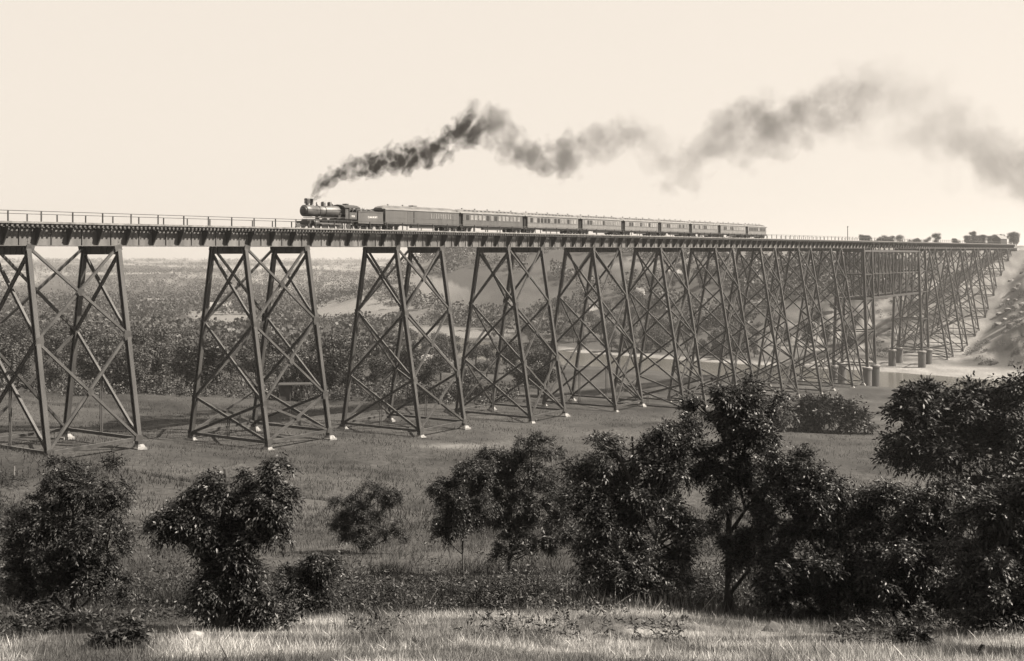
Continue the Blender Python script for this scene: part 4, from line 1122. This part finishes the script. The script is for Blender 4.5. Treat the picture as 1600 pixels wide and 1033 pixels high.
rng = np.random.default_rng(77)
nu = 80000
uy = rng.uniform(19.5, 44, nu); ux = (rng.uniform(-60, 1660, nu) - 800) / FPX * uy
uu = ux / uy * FPX + 800
cl_ = fbm(ux / 2.2 + 3, uy / 2.2 + 1, 3)
band = sst(25.0, 27.0, uy + .9 * np.clip(-ux - 4, 0, 5)) * sst(44, 33, uy)
cm_ = fbm(ux / .8 + 13, uy / .8, 2)
keep = (cl_ > .40) & (cm_ > .34) & (rng.random(nu) < band) | (cl_ > .56) & (rng.random(nu) < .25) & (uy < 25); ux, uy = ux[keep], uy[keep]; nu = len(ux)
hgt_ = rng.uniform(.02, .75, nu) * (.35 + 1.1 * sst(.4, .62, cl_[keep])) * np.where(uy < 25, .35, .4 + 1.5 * sst(.42, .62, cm_[keep]))
Pu = np.stack([ux, uy, height(ux, uy) + CZ + hgt_], -1); Du = np.stack([rng.normal(0, .5, nu), rng.normal(0, .5, nu), rng.uniform(.2, 1.1, nu)], -1); Du /= np.linalg.norm(Du, axis=1, keepdims=True)
Vu, Fu = sprays(Pu, Du, 5, .11, .035, .3, rng)
tag(obj('undergrowth', np_mesh('undergrowth', Vu, Fu, M['leafd'])), 'dark weedy undergrowth between and below the foreground trees', 'undergrowth', kind='stuff')

# ------------------------------------------------------------------ houses
def house(name, u, v, w, d, h, rh, rz, label, wm_='wallp', rm='roofp', Z=None, cat='house', nw=3):
    Z = Z or ray_ground(u, v); p = at(u, Z)
    o = empty(name, p, None, rz); tag(o, label, cat)
    MB().box(-w / 2, w / 2, -d / 2, d / 2, -1, h).prism([(-d / 2, h), (d / 2, h), (0, h + rh)], -w / 2, w / 2).build('wall', M[wm_], o)
    ov = .35; r = MB()
    for sg in (-1, 1):
        r.add([(-w / 2 - ov, sg * (d / 2 + ov), h - ov * rh / (d / 2) + .06), (w / 2 + ov, sg * (d / 2 + ov), h - ov * rh / (d / 2) + .06), (w / 2 + ov, 0, h + rh + .06), (-w / 2 - ov, 0, h + rh + .06),
               (-w / 2 - ov, sg * (d / 2 + ov), h - ov * rh / (d / 2) + .2), (w / 2 + ov, sg * (d / 2 + ov), h - ov * rh / (d / 2) + .2), (w / 2 + ov, 0, h + rh + .2), (-w / 2 - ov, 0, h + rh + .2)],
              [(0, 1, 2, 3), (7, 6, 5, 4), (0, 4, 5, 1), (1, 5, 6, 2), (2, 6, 7, 3), (3, 7, 4, 0)])
    rf = r.build('roof', M[rm], o)
    MB().box(-.3, .3, -.3, .3, h + rh - .5, h + rh + .9).build('chimney', M['roofd'], rf, loc=(w * .2, 0, 0))
    for i in range(nw):
        x = -w / 2 + w * (i + .5) / nw
        MB().box(x - .4, x + .4, -d / 2 - .04, -d / 2 - .01, h * .35, h * .8).build('door' if i == nw // 2 and nw > 1 else 'window', M['dark'], o)
    return o
house('long_barn', 268, 500, 16, 7, 4.5, 3.2, .05, 'long pale-roofed barn half hidden in the left wood', 'wallp', 'roofp', 400, 'barn', 4)
house('farmhouse', 668, 578, 7, 5, 3, 2.2, .3, 'small pale-roofed farmhouse among trees behind the third tower', 'walld', 'roofp', None, 'house')
house('farmhouse', 698, 582, 5, 4, 2.6, 1.8, -.4, 'little outbuilding right of the pale-roofed farmhouse', 'walld', 'roofp', None, 'house', 2)
house('farmhouse', 926, 484, 8, 6, 4, 2.5, .4, 'white farmhouse on the far slope behind the fifth tower', 'wallp', 'roofd', None)
house('farmhouse', 995, 468, 10, 7, 4.5, 3, -.3, 'pale gabled farmhouse on the far slope behind the sixth tower', 'wallp', 'roofp', None)
house('farmhouse', 1054, 438, 9, 7, 4, 3, .2, 'small white house high on the far hillside', 'wallp', 'roofp', None)
house('farmhouse', 345, 452, 16, 9, 5, 3.5, .2, 'pale farm building in the hazy fields beyond the left wood', 'wallp', 'roofp', 900)
house('farmhouse', 236, 446, 18, 9, 5, 3.5, -.1, 'white farm building far off above the left wood', 'wallp', 'roofp', 1000)
house('signal_house', 1562, 382, 7, 6, 4.5, 2.2, .6, 'little white-roofed house on the skyline beyond the viaduct end', 'walld', 'roofp', 730, 'house')
# open shed with posts at the edge of the wood
sp_ = at(462, 238); sh = empty('open_shed', sp_, None, .1); tag(sh, 'dark open-fronted shed on posts at the edge of the left wood', 'shed')
for x in (-3.2, -1, 1.2, 3.2):
    for y in (-1.6, 1.6): MB().box(x - .12, x + .12, y - .12, y + .12, -.5, 3.4).build('post', M['walld'], sh)
MB().box(-3.6, 3.6, -2.1, 2.1, 3.4, 3.6).build('roof', M['roofd'], sh)
MB().box(-3.3, -.9, -1.5, 1.5, -.3, 3.38).build('wall', M['walld'], sh)

# ------------------------------------------------------------------ rocks
def rock(name, u, v, w, label, m='rock', group=None, Z=None, seed=0, flat=.6):
    rg = np.random.default_rng(seed); Z = Z or ray_ground(u, v); p = at(u, Z)
    import bmesh
    bm = bmesh.new(); bmesh.ops.create_icosphere(bm, subdivisions=2, radius=w / 2)
    ax = [Vector(rg.normal(0, 1, 3)).normalized() for _ in range(7)]
    for q in bm.verts:
        for a in ax:
            dd = q.co.dot(a) - w * .30
            if dd > 0: q.co -= a * dd * .9
        q.co.z *= flat
        q.co += Vector(rg.normal(0, .02 * w, 3))
    me = bpy.data.meshes.new(name); bm.to_mesh(me); bm.free(); me.materials.append(M[m])
    o = obj(name, me, None, (p.x, p.y, p.z + w * flat * .12)); tag(o, label, 'rock', group); return o
rock('dark_rock', 1073, 968, .42, 'small dark rock lying in the dry grass below the tall tree', 'rockd', seed=1)
rock('dark_rock', 1207, 986, .5, 'dark angular rock in the dry grass, right of the small dark rock', 'rockd', seed=2)
rock('dark_rock', 305, 1000, .4, 'pale stone at the foot of the vine-covered tree', 'stone', seed=3)
rb_ = [(1562, 492), (1574, 486), (1588, 482), (1598, 490), (1570, 500), (1583, 496), (1560, 508), (1592, 503), (1577, 510), (1566, 478), (1586, 470), (1596, 476), (1575, 470), (1580, 440), (1592, 446), (1585, 455)]
for i, (u, v) in enumerate(rb_):
    rock('boulder', u, v, random.uniform(2.5, 5.0), 'pale boulder in the rockfall beside the far end of the viaduct', 'rock', 'boulders of the rockfall', None, 30 + i)
# stump at the bottom right, two weathered fence posts at the left
Z = ray_ground(1534, 1030); p = at(1534, Z); st = empty('tree_stump', p); tag(st, 'short dark broken stump at the bottom right edge', 'stump')
MB().tube([(0, 0, -.1), (0, 0, .12), (.02, 0, .22)], [.09, .07, .03], 8).build('wood', M['bark'], st)
MB().tube([(.03, 0, .1), (.1, .02, .17)], [.035, .02], 6).build('stub', M['bark'], st)
for i, (u, v, hh_, lb) in enumerate([(22, 755, 1.2, 'short pale fence post in the meadow at far left'), (5, 890, .7, 'weathered fence post at the left edge below the shrub')]):
    p = at(u, ray_ground(u, v)); f_ = empty('fence_post', p); tag(f_, lb, 'post')
    MB().tube([(0, 0, -.3), (.01, 0, hh_ * .6), (.03, 0, hh_)], [.07, .065, .05], 7).build('stake', M['timber'], f_)

# ------------------------------------------------------------------ haze
hz = bpy.data.materials.new('valley haze'); hz.use_nodes = True
n_, l_ = nod(hz); n_.clear()
pv = n_.new('ShaderNodeVolumePrincipled'); pv.inputs['Color'].default_value = (.86, .85, .84, 1); pv.inputs['Density'].default_value = 1.75e-4; pv.inputs['Anisotropy'].default_value = .65
out = n_.new('ShaderNodeOutputMaterial'); l_.new(pv.outputs[0], out.inputs['Volume'])
hb = MB().box(-9500, 9500, -9300, 9500, CZ - 112, CZ + 100).build('haze', hz)
tag(hb, 'pale valley haze fading the far hills', 'haze', kind='stuff')
